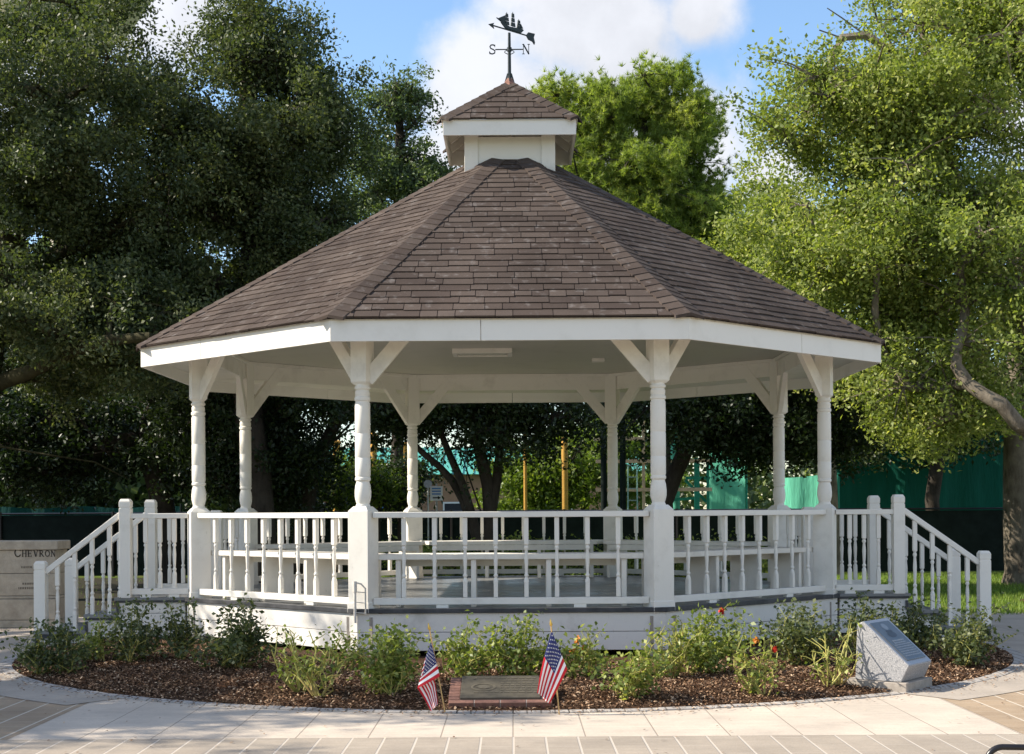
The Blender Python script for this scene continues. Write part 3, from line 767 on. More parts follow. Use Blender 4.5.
# ------------------------------------------------------------------ engraved limestone wall at the left
sg = thing('stone_sign_wall', 'low limestone wall engraved CHEVRON behind the left stairs', 'sign wall', (-7.3, 19.3, 0))
X1 = at(58, 540, 19.3).x + 7.3
mb = MB()
for row, (z0, z1) in enumerate(((.0, .10), (.10, .37), (.37, .41), (.41, .70), (.70, 1.0))):
    xs = [-1.6, -.9 + .15 * (row % 2), -.1 + .3 * (row % 2), X1 - .02 - .62 * ((row + 1) % 2) * 0 , ]
    edges = [-1.6, -.75 + .0, .28 + .1 * (row % 2), X1 - .015]
    for i in range(3): mb.box(((edges[i] + edges[i + 1]) / 2, .2 - (.02 if row < 2 else 0), (z0 + z1) / 2), (edges[i + 1] - edges[i] - .005, .5, z1 - z0 - .005))
mb.build('wall', stone_m, sg, bev=.006)
mb = MB()
for a_, b_ in ((-1.65, -.3), (-.295, .5), (.505, X1 + .02)): mb.box(((a_ + b_) / 2, .2, 1.06), (b_ - a_ - .004, .56, .115))
mb.build('coping', stone_m, sg, bev=.012)
mb = MB(); x = at(15.5, 557, 19.3).x + 7.3; z = .915
for i, ch in enumerate('CHEVRON'):
    h = .105 if i == 0 else .078
    glyph(mb, ch, (x, -.053, z), (1, 0, 0), (0, 0, 1), h, .008); x += h * .80 + .012
mb.build('lettering', ink, sg)
mb = MB(); rl = random.Random(4)
for (px0, px1, py) in ((22, 33, 567), (23, 35, 583.5), (19, 33, 588), (42, 48, 588)):
    xa, xb = at(px0, py, 19.3).x + 7.3, at(px1, py, 19.3).x + 7.3; z = at(px0, py, 19.3).z
    while xa < xb:
        w = rl.uniform(.012, .03); mb.box((xa + w / 2, -.051, z), (w * .7, .004, .026)); xa += w + .003
mb.build('worn_lettering', ink2, sg)

# ------------------------------------------------------------------ flat memorial tablet
tb = thing('ground_plaque', 'tilted dark tablet in a brick frame at the front centre of the bed', 'plaque', (0, 0, 0))
W2, D2 = .385, .52
yb0 = 11.08; org = Vector((-.05 + at(506, 700, 11.1).x, yb0, .075)); tb.location = org
tilt = math.atan2(.11, D2)
def tp(x, y, z): # tilted frame
    return (x, y * math.cos(tilt) - z * math.sin(tilt), y * math.sin(tilt) + z * math.cos(tilt))
def tbox(mb, x0, x1, y0, y1, z0, z1, mi=0, r=.5):
    mb.hexa([tp(x0, y0, z0), tp(x1, y0, z0), tp(x1, y1, z0), tp(x0, y1, z0)], [tp(x0, y0, z1), tp(x1, y0, z1), tp(x1, y1, z1), tp(x0, y1, z1)], mi, r)
mb = MB(); m2 = MB()
for i in range(8): tbox(mb, -W2, -W2 + .085, i * D2 / 8 + .003, (i + 1) * D2 / 8 - .003, -.07, .0)
for i in range(8): tbox(mb, W2 - .085, W2, i * D2 / 8 + .003, (i + 1) * D2 / 8 - .003, -.07, .0)
for i in range(4): tbox(mb, -W2 + i * W2 / 2 + .003, -W2 + (i + 1) * W2 / 2 - .003, -.07, -.004, -.07, -.002)
mb.build('brick_frame', brick, tb, bev=.005)
tbox(m2, -W2 + .004, W2 - .004, -.066, D2 - .004, -.12, -.006); m2.build('mortar_bed', mortar, tb)
mb = MB(); tbox(mb, -W2 + .087, W2 - .087, .004, D2 - .002, -.05, .012); tb2 = mb.build('tablet', tablet, tb, bev=.004)
mb = MB()
for i in range(28):
    a0, a1 = 2 * math.pi * i / 28, 2 * math.pi * (i + 1) / 28
    q = [tp(-.13 + rx * math.cos(a), .24 + rx * .9 * math.sin(a), .015) for rx, a in ((.075, a0), (.095, a0), (.095, a1), (.075, a1))]
    mb.add(q, [(0, 1, 2, 3)])
q = [tp(-.13 + .05 * math.cos(2 * math.pi * i / 14) * (1 + .25 * math.sin(3 * i)), .24 + .045 * math.sin(2 * math.pi * i / 14), .016) for i in range(14)]
mb.add(q, [tuple(range(14))])
for row in range(7):
    xa = -.20 if row in (0, 6) else .0
    yy = .44 - row * .055
    while xa < .26:
        w = rl.uniform(.015, .05); tbox(mb, xa, xa + w, yy, yy + .016, .013, .0155); xa += w + .012
mb.build('raised_lettering', tablet_hi, tb2)

# ------------------------------------------------------------------ granite wedge monument
gm = thing('granite_marker', 'speckled grey granite wedge marker with dark plate at the right edge of the bed', 'marker', (0, 0, 0))
P0 = gp(899, 682, .10); gm.location = (P0.x + .035, P0.y + .10, 0); gm.scale = (.93, .93, .93)
fd = Vector((.80, -.60, 0)); wdv = Vector((.60, .80, 0)); WW = .52
def gv(s, w, z): return fd * s + wdv * w + Vector((0, 0, z))
def gprof(mb, prof, w0, w1, mi=0):
    k = len(prof); mb.add([gv(p[0], w0, p[1]) for p in prof] + [gv(p[0], w1, p[1]) for p in prof], [tuple(range(k)), tuple(range(k, 2 * k))[::-1]] + [(i, (i + 1) % k, k + (i + 1) % k, k + i) for i in range(k)], mi)
mb = MB(); gprof(mb, [(-.52, -.05), (-.52, .09), (.06, .09), (.06, -.05)], -.03, WW + .04); mb.build('concrete_base', mortar, gm, bev=.008)
mb = MB(); gprof(mb, [(-.42, .092), (-.40, .575), (-.345, .60), (.07, .235), (.0, .092)], .0, WW)
gbody = mb.build('granite_body', granite, gm, bev=.007)
sl = Vector((.415, -.365)); sl.normalize(); nl = Vector((.365, .415)).normalized()
def face(s, w, off=0.0): # s metres down the slanted face
    p = Vector((-.345, .60)) + sl * s + nl * off; return gv(p.x, w, p.y)
def fbox(mb, s0, s1, w0, w1, t0, t1): mb.hexa([face(s0, w0, t0), face(s1, w0, t0), face(s1, w1, t0), face(s0, w1, t0)], [face(s0, w0, t1), face(s1, w0, t1), face(s1, w1, t1), face(s0, w1, t1)])
mb = MB(); fbox(mb, .003, .545, .006, WW - .006, -.004, .003); mb.build('polished_face', granite_pol, gm)
mb = MB(); fbox(mb, .04, .50, .055, WW - .055, .003, .012); pl = mb.build('plate', bronze, gm, bev=.003)
mb = MB()
for i in range(20):
    a0, a1 = 2 * math.pi * i / 20, 2 * math.pi * (i + 1) / 20
    cS, cW = .105, .26
    mb.add([face(cS, cW, .0135), face(cS + .04 * math.sin(a0), cW + .055 * math.cos(a0), .0135), face(cS + .04 * math.sin(a1), cW + .055 * math.cos(a1), .0135)], [(0, 1, 2)], 1)
    cS = .20
    mb.add([face(cS, cW, .0135), face(cS + .035 * math.sin(a0), cW + .085 * math.cos(a0), .0135), face(cS + .035 * math.sin(a1), cW + .085 * math.cos(a1), .0135)], [(0, 1, 2)], 0)
fbox(mb, .15, .17, .20, .32, .012, .014)
mb.build('relief', [bronze_dk, bronze_hi], pl)
mb = MB()
for row in range(8):
    ss = .265 + row * .026; w = .10 if row > 1 else .14; we = .43 if row > 1 else .38
    while w < we:
        q = rl.uniform(.012, .04); fbox(mb, ss, ss + (.011 if row > 1 else .015), w, min(w + q, we), .012, .0135); w += q + .008
mb.build('lettering', bronze_hi, pl)

# ------------------------------------------------------------------ two small flags
def flag_surface(Pf, nu=44, nv=26):
    """Pf(u,v) -> point; u along the fly, v from the top edge down; colours follow the stripes and the canton"""
    vs = [Pf(i / nu, j / nv) for j in range(nv + 1) for i in range(nu + 1)]
    fs, ms = [], []
    for j in range(nv):
        for i in range(nu):
            u, v = (i + .5) / nu, (j + .5) / nv
            fs.append((j * (nu + 1) + i, j * (nu + 1) + i + 1, (j + 1) * (nu + 1) + i + 1, (j + 1) * (nu + 1) + i))
            m = 0 if int(v * 13) % 2 == 0 else 1
            if u < .40 and v < 7 / 13:
                m = 2
                a, b_ = u / .40 * 11 , v / (7 / 13) * 9
            ms.append(m)
    mb = MB(); mb.v = [tuple(p) for p in vs]; mb.f = fs; mb.m = ms; mb.r = [.5] * len(fs)
    # stars: small white plates on both faces
    for r_ in range(9):
        for c_ in range(11):
            if (r_ + c_) % 2: continue
            u0, v0 = (c_ + 1) / 12 * .40, (r_ + 1) / 10 * 7 / 13
            for sgn in (-1, 1):
                cpt = Pf(u0, v0); du = (Pf(u0 + .004, v0) - cpt); dv = (Pf(u0, v0 + .006) - cpt)
                if du.length < 1e-7 or dv.length < 1e-7: continue
                du.normalize(); dv.normalize(); nrm = du.cross(dv).normalized() * .0016 * sgn
                pts = [cpt + nrm + (du * math.cos(a) + dv * math.sin(a)) * (.0062 if q % 2 == 0 else .0028) for q, a in enumerate([2 * math.pi * q / 10 for q in range(10)])]
                mb.add(pts, [tuple(range(10))], 1)
    return mb
def lerp(a, b_, t_): return a + (b_ - a) * t_
def small_flag(name_lab, base_px, top_px, Y, Pf):
    b0, t0 = gp(*base_px, z=.03), None
    Y = b0.y; t0 = at(*top_px, Y)
    fl = thing('stick_flag', name_lab, 'flag', (b0.x, b0.y, 0), group='small flags stuck in the mulch')
    mb = MB(); d = (t0 - b0); mb.tube([(0, 0, -.03), t0 - Vector((b0.x, b0.y, 0))], .0048, 8); mb.build('stick', wood_stick, fl, smooth=True)
    tt = t0 - Vector((b0.x, b0.y, 0)); mb = MB(); dn = (t0 - b0).normalized()
    mb.tube([tt, tt + dn * .012, tt + dn * .03, tt + dn * .055], [.007, .012, .007, .001], 8); mb.build('stick_tip', gold, fl, smooth=True)
    def loc(px, py, off=0.0): return at(px, py, Y) - Vector((b0.x, b0.y, 0)) + Vector((0, off, 0))
    mb = flag_surface(lambda u, v: Pf(loc, u, v)); o = mb.build('flag_cloth', [flag_red, flag_white, flag_blue], fl, smooth=True)
    return fl
def fold(v):
    if v < .56: return v * .66 / .56, 0.0
    if v < .66: return .66 - .10 * (v - .56) / .10, .012 * min(1, (v - .56) / .03)
    return .56 + .44 * (v - .66) / .34, .012 * max(0, 1 - (v - .66) / .1)
def PfR(loc, u, v):
    v0 = v; v, fo = fold(v)
    HT, HB, FT, FB = loc(551, 631), loc(566.5, 669), loc(536, 692), loc(548.5, 704)
    a = lerp(HT, FT, u); b_ = lerp(HB, FB, u)
    bul = math.sin(u * math.pi) * .018
    p = lerp(a, b_, v) + Vector((-.012 * math.sin(u * math.pi) * (1 - v), -.012 - .03 * math.sin(v * 9 + u * 1.3) * (.25 + .75 * u) * .8 - bul + fo, .0))
    return p
def PfL(loc, u, v):
    v, fo = fold(v)
    m = .5
    if u < m:
        t_ = u / m; HT, HB, MT, MB_ = loc(430.5, 641), loc(439, 676), loc(424.0, 660), loc(416.5, 688)
        p = lerp(lerp(HT, MT, t_), lerp(HB, MB_, t_), v); p = p + Vector((0, -.015 - .02 * math.sin(t_ * 3) - .012 * math.sin(v * 7) + fo, 0))
        return p
    t_ = (u - m) / (1 - m)
    MT, MB_ = loc(424.0, 660), loc(416.5, 688); FT, FB = loc(437, 704), loc(430, 711)
    a = lerp(MT, loc(434, 682), min(1, t_ * 2.0)) if t_ < .5 else lerp(loc(434, 682), FT, (t_ - .5) * 2)
    b_ = lerp(MB_, FB, t_)
    p = lerp(a, b_, v) + Vector((0, -.01 + .03 * math.sin(t_ * math.pi) + .01 * math.sin(v * 11) + fo, 0))
    return p
small_flag('small stars and stripes flag left of the flat tablet, folded on itself', (445, 710), (429, 630), 11, PfL)
small_flag('small stars and stripes flag right of the flat tablet, hanging open', (558.5, 711), (550.5, 626), 11, PfR)

# ------------------------------------------------------------------ black looped tube at the lower right corner
hp = thing('bike_rack', 'black rounded steel tube end at the lower right corner of the paving', 'bike rack', (3.3, 8.2, 0))
Yh = 8.3; c0 = at(984, 762, Yh)
mb = MB(); L0 = Vector((3.3, 8.2, 0)); top = at(1000, 747, Yh).z
xl = at(985, 747, Yh).x
pts = [(xl, Yh, 0)]; rr_ = .09
for i in range(9):
    a = R(180 - 90 * i / 8); pts.append((xl + rr_ + rr_ * math.cos(a), Yh, top - rr_ + rr_ * math.sin(a)))
pts.append((xl + .8, Yh - .02, top - .012)); pts += [(xl + .8 + .09 * math.sin(R(90 * i / 6)), Yh - .02, top - .1 + .088 * math.cos(R(90 * i / 6))) for i in range(1, 7)]; pts.append((xl + .89, Yh - .02, 0))
mb.tube([Vector(p) - L0 for p in pts], .017, 12); mb.build('tube', black_tube, hp, smooth=True)
mb = MB()
for xx in (xl, xl + .89): mb.lathe([(.05, .006), (.05, .014), (.02, .016)], c=(xx - 3.3, Yh - 8.2), n=14)
mb.build('foot_plate', black_tube, hp)

# ------------------------------------------------------------------ roses
FOL = {}
def rose(px, py, hpx, wpx, canes, leaves, lm, seed, label, flowers=(), cane_h=1.0):
    rg = np.random.default_rng(seed); b0 = gp(px, py, .05); s = b0.y / F
    H, Wd = hpx * s * .90, wpx * s * .60; leaves = int(leaves * .95); canes = int(canes * 1.15)
    t_ = thing('rose_bush', label, 'rose bush', (b0.x, b0.y, bed_h(b0.x, b0.y) - .01), group='roses in the bed round the gazebo')
    mb = MB(); tips = []; bare = leaves < 420
    nhub = 2 + int(rg.integers(0, 2)); hubs = [Vector((rg.normal() * Wd * .28, rg.normal() * Wd * .22, 0)) for q in range(nhub)]
    for i in range(canes):
        hb = hubs[i % nhub]
        a = rg.uniform(0, 2 * math.pi); sp = rg.uniform(.15, 1.0) ** .8; hh = H * rg.uniform(.38, 1.0) * (1.06 - .42 * sp * sp) * cane_h
        if i < 3: hh = H * rg.uniform(.95, 1.12); sp *= .6
        e = Vector((math.cos(a) * Wd * sp, math.sin(a) * Wd * sp * .8, hh)); st = hb + Vector((math.cos(a) * .02, math.sin(a) * .02, 0))
        bow = Vector((math.cos(a), math.sin(a), 0)) * Wd * .16 * sp
        m1 = st.lerp(e, .35) + bow + Vector((rg.normal() * .03, rg.normal() * .03, .0)); m2_ = st.lerp(e, .7) + bow * .8 + Vector((rg.normal() * .04, rg.normal() * .04, .01))
        rb = .0078 if bare else .0055
        mb.tube([st, m1, m2_, e], [rb, rb * .9, rb * .75, rb * .5], 5, cap=False)
        tips += [(st.lerp(m1, .6), .30), (m1, .6), (m1.lerp(m2_, .5), .8), (m2_, .9), (m2_.lerp(e, .5), 1.0), (e, 1.0)]
        for q in range(3):
            f = (st.lerp(m1, .7)).lerp(m2_, rg.uniform(0, 1)) if q else m2_.lerp(e, rg.uniform(0, .8))
            e2 = f + Vector((rg.normal() * .10, rg.normal() * .10, abs(rg.normal()) * .07 + .02))
            mb.tube([f, f.lerp(e2, .5) + Vector((rg.normal() * .015, 0, .012)), e2], [rb * .7, rb * .5, rb * .35], 4, cap=False); tips += [(e2, 1.0), (f.lerp(e2, .5), .7)]
    mb.build('canes', cane_m, t_, smooth=True)
    pc = np.array([tuple(p) for p, w in tips]); pw = np.array([w for p, w in tips]); idx = rg.choice(len(pc), leaves, p=pw / pw.sum())
    C_ = pc[idx] + rg.normal(size=(leaves, 3)) * np.array([.046, .046, .042]); C_[:, 2] = np.maximum(C_[:, 2], .02)
    V_, F_ = leaf_arrays(rg, C_, .047, .030, up=.8)
    clump = rg.uniform(0, 1, len(pc))[idx]
    fast_mesh('foliage', V_, F_, np.clip(.6 * clump + .4 * rg.uniform(0, 1, leaves), 0, 1), lm, t_)
    for (fx, fy, mat_) in flowers:
        p = at(fx, fy, b0.y) - t_.location; V_, F_ = leaf_arrays(rg, np.array(tuple(p)) + rg.normal(size=(26, 3)) * .011, .03, .026, up=.5)
        fast_mesh('flower', V_, F_, rg.uniform(0, 1, 26), mat_, t_)
    # fine dropped debris collar is part of the mulch
    return t_
Rr = red_petal; Oo = orange_leaf
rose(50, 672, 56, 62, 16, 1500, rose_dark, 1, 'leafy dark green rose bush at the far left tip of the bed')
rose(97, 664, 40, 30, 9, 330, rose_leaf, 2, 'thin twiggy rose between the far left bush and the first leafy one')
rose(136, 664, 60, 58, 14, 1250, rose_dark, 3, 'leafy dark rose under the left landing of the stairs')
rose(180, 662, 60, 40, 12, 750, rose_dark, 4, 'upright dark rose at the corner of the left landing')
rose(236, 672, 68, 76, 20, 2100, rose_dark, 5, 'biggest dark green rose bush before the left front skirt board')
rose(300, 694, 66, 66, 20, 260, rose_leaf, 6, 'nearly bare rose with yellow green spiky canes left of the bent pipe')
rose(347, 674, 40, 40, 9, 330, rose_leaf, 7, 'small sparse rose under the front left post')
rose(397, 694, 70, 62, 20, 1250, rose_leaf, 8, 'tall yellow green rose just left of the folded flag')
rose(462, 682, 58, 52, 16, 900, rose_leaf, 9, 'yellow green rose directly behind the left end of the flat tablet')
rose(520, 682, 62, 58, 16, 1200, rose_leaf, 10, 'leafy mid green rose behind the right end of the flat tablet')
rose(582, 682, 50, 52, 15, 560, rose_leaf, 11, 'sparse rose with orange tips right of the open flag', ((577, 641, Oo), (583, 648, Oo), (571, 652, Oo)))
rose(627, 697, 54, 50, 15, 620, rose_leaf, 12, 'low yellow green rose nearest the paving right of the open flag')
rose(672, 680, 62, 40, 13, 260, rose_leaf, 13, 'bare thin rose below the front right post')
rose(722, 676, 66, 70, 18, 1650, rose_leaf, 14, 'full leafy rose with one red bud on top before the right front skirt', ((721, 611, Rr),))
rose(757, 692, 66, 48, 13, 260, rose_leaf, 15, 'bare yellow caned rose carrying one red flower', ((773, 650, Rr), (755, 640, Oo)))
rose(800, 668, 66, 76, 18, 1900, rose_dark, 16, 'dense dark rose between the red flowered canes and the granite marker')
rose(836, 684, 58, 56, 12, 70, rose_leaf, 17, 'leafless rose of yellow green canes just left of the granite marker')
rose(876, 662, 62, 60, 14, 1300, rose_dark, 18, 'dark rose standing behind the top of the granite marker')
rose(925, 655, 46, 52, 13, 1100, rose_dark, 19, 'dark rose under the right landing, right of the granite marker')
rose(966, 664, 56, 56, 15, 1400, rose_dark, 20, 'dark leafy rose at the far right tip of the bed by the lower newel')

# ------------------------------------------------------------------ trees
def smooth_path(a, b_, rg, seg=.6, wob=.12, sag=0.15):
    L = (b_ - a).length; n_ = max(2, int(L / seg)); pts = []
    o1 = Vector(rg.normal(size=3)) * wob * min(1.5, L * .4)
    for i in range(1, n_ + 1):
        t_ = i / n_; p = a.lerp(b_, t_) + o1 * math.sin(t_ * math.pi) + Vector((0, 0, sag * L * math.sin(t_ * math.pi) * .6))
        if i < n_: p += Vector(rg.normal(size=3)) * .05 * min(1, L)
        pts.append(p)
    return pts
def tree(name, label, cat, base, trunk, ells, ncl, nleaf, leafm, barkm, seed, r0, leaf=(.085, .045), spread=.42, group=None, limbs=(), sub=9, subs=.17, tip=.012, low=-9, pine=False, expo=.47, gap=0.0, trunkname='trunk', lmax=None, twiggy=0.0):
    """trunk: list of points (world); limbs: extra polylines starting on the trunk; ells: (cx,cy,cz, rx,ry,rz, weight)"""
    rg = np.random.default_rng(seed); B = Vector(base)
    t_ = thing(name, label, cat, base, group=group)
    nodes = []; par = []; own = []
    def addp(pts, parent):
        for p in pts:
            nodes.append(Vector(p)); par.append(parent); own.append(0); parent = len(nodes) - 1
        return parent
    addp(trunk, -1)
    fixed = []
    for lb in limbs:
        s = Vector(lb[0]); j = min(range(len(nodes)), key=lambda i: (nodes[i] - s).length); addp(lb[1:], j)
    wts = np.array([e[6] for e in ells], float); wts /= wts.sum(); T = []
    k = 0
    while len(T) < ncl and k < ncl * 40:
        k += 1
        e = ells[rg.choice(len(ells), p=wts)]; d = rand_units(rg, 1)[0]; r = rg.uniform(.30, 1) ** .55
        p = Vector((e[0] + d[0] * e[3] * r, e[1] + d[1] * e[4] * r, e[2] + d[2] * e[5] * r))
        if p.z < low: continue
        if any((p - q).length < gap for q in T): continue
        T.append(p)
    mid = nodes[len(trunk) - 1]
    T.sort(key=lambda p: min((p - q).length for q in nodes[::2]))
    tipn = []
    for p in T:
        N_ = np.array([tuple(q) for q in nodes]); dv = np.array(tuple(p)) - N_; dist = np.linalg.norm(dv, axis=1)
        cost = dist + np.maximum(0, -dv[:, 2]) * .9
        cost[:max(1, int(len(trunk) * .35))] += 3
        j = int(cost.argmin()); tipn.append(addp(smooth_path(nodes[j], p, rg), j))
    cnt = [0] * len(nodes)
    for j in tipn:
        while j >= 0: cnt[j] += 1; j = par[j]
    mx_ = max(cnt)
    rad = [max(tip, r0 * (max(c, .6) / mx_) ** expo) for c in cnt]
    for i in range(len(trunk)): rad[i] = max(rad[i], r0 * (1 - .45 * i / len(trunk)))
    rad[0] *= 1.35
    nl = len(trunk) + sum(len(l) - 1 for l in limbs)
    for i in range(len(trunk), len(rad)): rad[i] = min(rad[i], lmax or r0 * .62)
    i0 = len(trunk)
    for lb in limbs:
        m0 = len(lb) - 1
        for q in range(m0):
            i = i0 + q
            rad[i] = min(rad[i], (lmax or r0 * .62) * (1 - .6 * q / m0))
            if cnt[i] == 0: rad[i] = .018 * (1 - .75 * q / m0)
        i0 += m0
    mb = MB(); kids = {}
    for i, p in enumerate(par): kids.setdefault(p, []).append(i)
    stack = [(0, [0])]
    while stack:
        i, ch = stack.pop()
        while True:
            ks = kids.get(i, [])
            if not ks: break
            ks = sorted(ks, key=lambda q: -rad[q])
            for q in ks[1:]: stack.append((q, [i, q]))
            ch.append(ks[0]); i = ks[0]
        if len(ch) > 1:
            rs = [rad[c] for c in ch]
            if ch[0] != 0: rs[0] = min(rs[0], rs[1] * 1.25)
            mb.tube([nodes[c] - B for c in ch], rs, 10 if rs[0] > .08 else 5, cap=False)
    # clusters of twigs and leaves
    allC = []; allR = []; TW = mb
    per = nleaf // len(T)
    for p in T:
        per = int(nleaf / len(T) * (.3 + 1.4 * rg.uniform(0, 1)))
        bare = rg.uniform() < twiggy
        if bare: per = int(per * .22)
        ns = sub; S = rg.normal(size=(ns, 3)) * spread * np.array([1, 1, .62]) + np.array(tuple(p))
        cr = rg.uniform(0, 1)
        for s in S:
            if rg.uniform() < .85: TW.tube([p - B, p.lerp(Vector(s), .5) + Vector((0, 0, .05)) - B, Vector(s) - B], [tip, tip * .7, tip * .35], 3, cap=False)
            if bare:
                for q in range(5):
                    a_ = p.lerp(Vector(s), rg.uniform(.3, 1)) - B; e_ = a_ + Vector(rg.normal(size=3) * .24) + Vector((0, 0, .06))
                    TW.tube([a_, a_.lerp(e_, .5) + Vector(rg.normal(size=3) * .02), e_], [tip * .5, tip * .38, tip * .2], 3, cap=False)
            m_ = int(per / ns * rg.uniform(.5, 1.5))
            if pine:
                # tufts: needles radiate from the twig tip
                allC.append(np.repeat(s[None, :] + rg.normal(size=(max(1, m_ // 26), 3)) * subs, 26, 0)); allR.append(np.full(len(allC[-1]), np.clip(rg.uniform(.1, .9) * .6 + cr * .4, 0, 1)))
            else:
                allC.append(s + rg.normal(size=(m_, 3)) * subs * np.array([1, 1, .75])); allR.append(np.clip(rg.uniform(0, 1) * .28 + cr * .32 + rg.uniform(0, 1, m_) ** 1.5 * .5, 0, 1))
    mb.build(trunkname, barkm, t_, smooth=True)
    C_ = np.concatenate(allC) - np.array(tuple(B)); Rn = np.concatenate(allR)
    if pine:
        n_ = len(C_); k_ = max(1, n_ // 26); td = np.repeat(rand_units(rg, k_) * .8 + np.array([0, 0, .45]), 26, 0)[:n_]; td = np.concatenate([td, np.tile([[0, 0, .5]], (n_ - len(td), 1))]); d = rand_units(rg, n_) + td; d /= np.linalg.norm(d, axis=1, keepdims=True)
        w = np.cross(d, rand_units(rg, n_)); w /= np.linalg.norm(w, axis=1, keepdims=True); ln = leaf[0] * rg.uniform(.8, 1.2, n_)[:, None]
        V_ = np.stack([C_ - w * leaf[1] * .5, C_ + w * leaf[1] * .5, C_ + d * ln], 1).reshape(-1, 3); F_ = np.arange(n_ * 3).reshape(n_, 3)
        fast_mesh('crown', V_, F_, np.clip(Rn + rg.uniform(-.15, .15, n_), 0, 1), leafm, t_)
    else:
        V_, F_ = leaf_arrays(rg, C_, leaf[0], leaf[1]); fast_mesh('crown', V_, F_, Rn, leafm, t_)
    return t_
def E(px, py, Y, rpx, rpy, ry, w=1.0):
    c = at(px, py, Y); s = Y / F; return (c.x, c.y, c.z, rpx * s, ry, rpy * s, w)
def path(Y, *pp):
    return [at(x, y, Y + (q[0] if q else 0)) for x, y, *q in pp]
def G(px, Y): return (at(px, 500, Y).x, Y, 0)

# big live oak at the far left, with a heavy low limb
Y = 25.5
b0 = G(-42, Y)
tree('live_oak', 'huge dark live oak at the far left with a heavy low mossy limb', 'tree', b0,
     [Vector(b0), at(-42, 560, Y), at(-40, 500, Y), at(-35, 440, Y), at(-20, 390, Y), at(-10, 320, Y), at(10, 250, Y), at(25, 180, Y), at(35, 120, Y)],
     [E(40, 60, Y, 130, 90, 2.6, 1.3), E(90, 170, Y, 120, 90, 2.6, 1.5), E(60, 290, Y, 130, 90, 2.6, 1.6), E(-60, 200, Y, 120, 200, 2.6, 1), E(110, 330, Y - 1, 80, 60, 1.5, .6)],
     100, 160000, oak_leaf, bark_m, 21, .34, lmax=.12, limbs=[[at(-20, 390, Y), at(30, 372, Y - 1), at(75, 350, Y - 1.6), at(110, 340, Y - 2), at(150, 337, Y - 2.2), at(178, 330, Y - 2.2)],
     [at(-35, 440, Y), at(50, 455, Y - .5), at(95, 462, Y), at(130, 480, Y + .5)]], leaf=(.085, .045), spread=.45)
Y = 27.5
b0 = G(262, Y)
tree('live_oak', 'tall dark oak with a pointed top rising left of the cupola', 'tree', b0,
     [Vector(b0), at(262, 540, Y), at(258, 480, Y), at(250, 420, Y), at(246, 360, Y), at(250, 300, Y), at(256, 240, Y), at(254, 180, Y), at(250, 120, Y), at(252, 60, Y), at(255, 15, Y)],
     [E(268, 45, Y, 48, 52, 1.3, .8), E(250, 150, Y, 85, 60, 2.1, 1.5), E(215, 250, Y, 120, 80, 2.6, 1.8), E(295, 220, Y, 50, 80, 1.8, .9), E(170, 330, Y, 110, 60, 2.6, 1.0), E(180, 130, Y, 55, 80, 2, .7), E(315, 110, Y, 18, 40, .8, .2)],
     115, 175000, oak_leaf, bark_d, 22, .26, leaf=(.085, .045), spread=.42,
     limbs=[[at(250, 300, Y), at(200, 270, Y - .6), at(150, 262, Y - 1), at(95, 245, Y - 1.2), at(45, 235, Y - 1.2)], [at(256, 240, Y), at(225, 222, Y - .6), at(190, 200, Y - 1)]])
# lower oaks filling the shade behind the left half of the gazebo
Y = 30
b0 = G(170, Y)
tree('oak_tree', 'dark oak with low spreading boughs behind the left stairs', 'tree', b0,
     [Vector(b0), at(168, 540, Y), at(160, 490, Y), at(150, 450, Y), at(148, 420, Y)],
     [E(110, 420, Y, 130, 55, 2.2, 1.6), E(200, 400, Y, 70, 60, 2.2, 1.0), E(30, 440, Y, 90, 45, 2, .9), E(240, 440, Y, 40, 45, 1.5, .5)], 60, 52000, dark_leaf, bark_d, 23, .24, leaf=(.11, .06), spread=.5)
Y = 29
b0 = G(300, Y)
tree('oak_tree', 'dark broad oak with arching branches seen between the two left posts', 'tree', b0,
     [Vector(b0), at(303, 530, Y), at(310, 480, Y), at(322, 450, Y), at(335, 425, Y), at(350, 400, Y)],
     [E(262, 430, Y, 50, 45, 1.6, 1.3), E(275, 468, Y, 38, 30, 1.4, 1.0), E(325, 380, Y, 70, 28, 2, 1), E(220, 470, Y, 40, 35, 1.4, .6), E(310, 340, Y, 60, 60, 2, .5)],
     58, 46000, dark_leaf, bark_d, 24, .17, leaf=(.10, .055), spread=.42, limbs=[[at(322, 450, Y), at(350, 430, Y), at(385, 425, Y), at(412, 440, Y), at(425, 455, Y)], [at(310, 480, Y), at(335, 440, Y), at(365, 410, Y)]])
# airy tree between oak and cupola
Y = 36
b0 = G(395, Y)
tree('elm_tree', 'thin airy tree with a ragged top between the tall oak and the cupola', 'tree', b0,
     [Vector(b0), at(396, 500, Y), at(398, 440, Y), at(400, 360, Y), at(402, 280, Y), at(400, 200, Y), at(402, 130, Y), at(400, 85, Y)],
     [E(405, 120, Y, 22, 36, .9, .6), E(375, 190, Y, 34, 40, 1.5, .8), E(430, 185, Y, 26, 45, 1.3, .7), E(400, 265, Y, 70, 50, 2.0, 1.2), E(366, 130, Y, 8, 18, .5, .12), E(468, 118, Y, 7, 12, .4, .08)],
     62, 36000, airy_leaf, bark_d, 25, .15, leaf=(.10, .055), spread=.33, subs=.14, tip=.014, twiggy=.2)
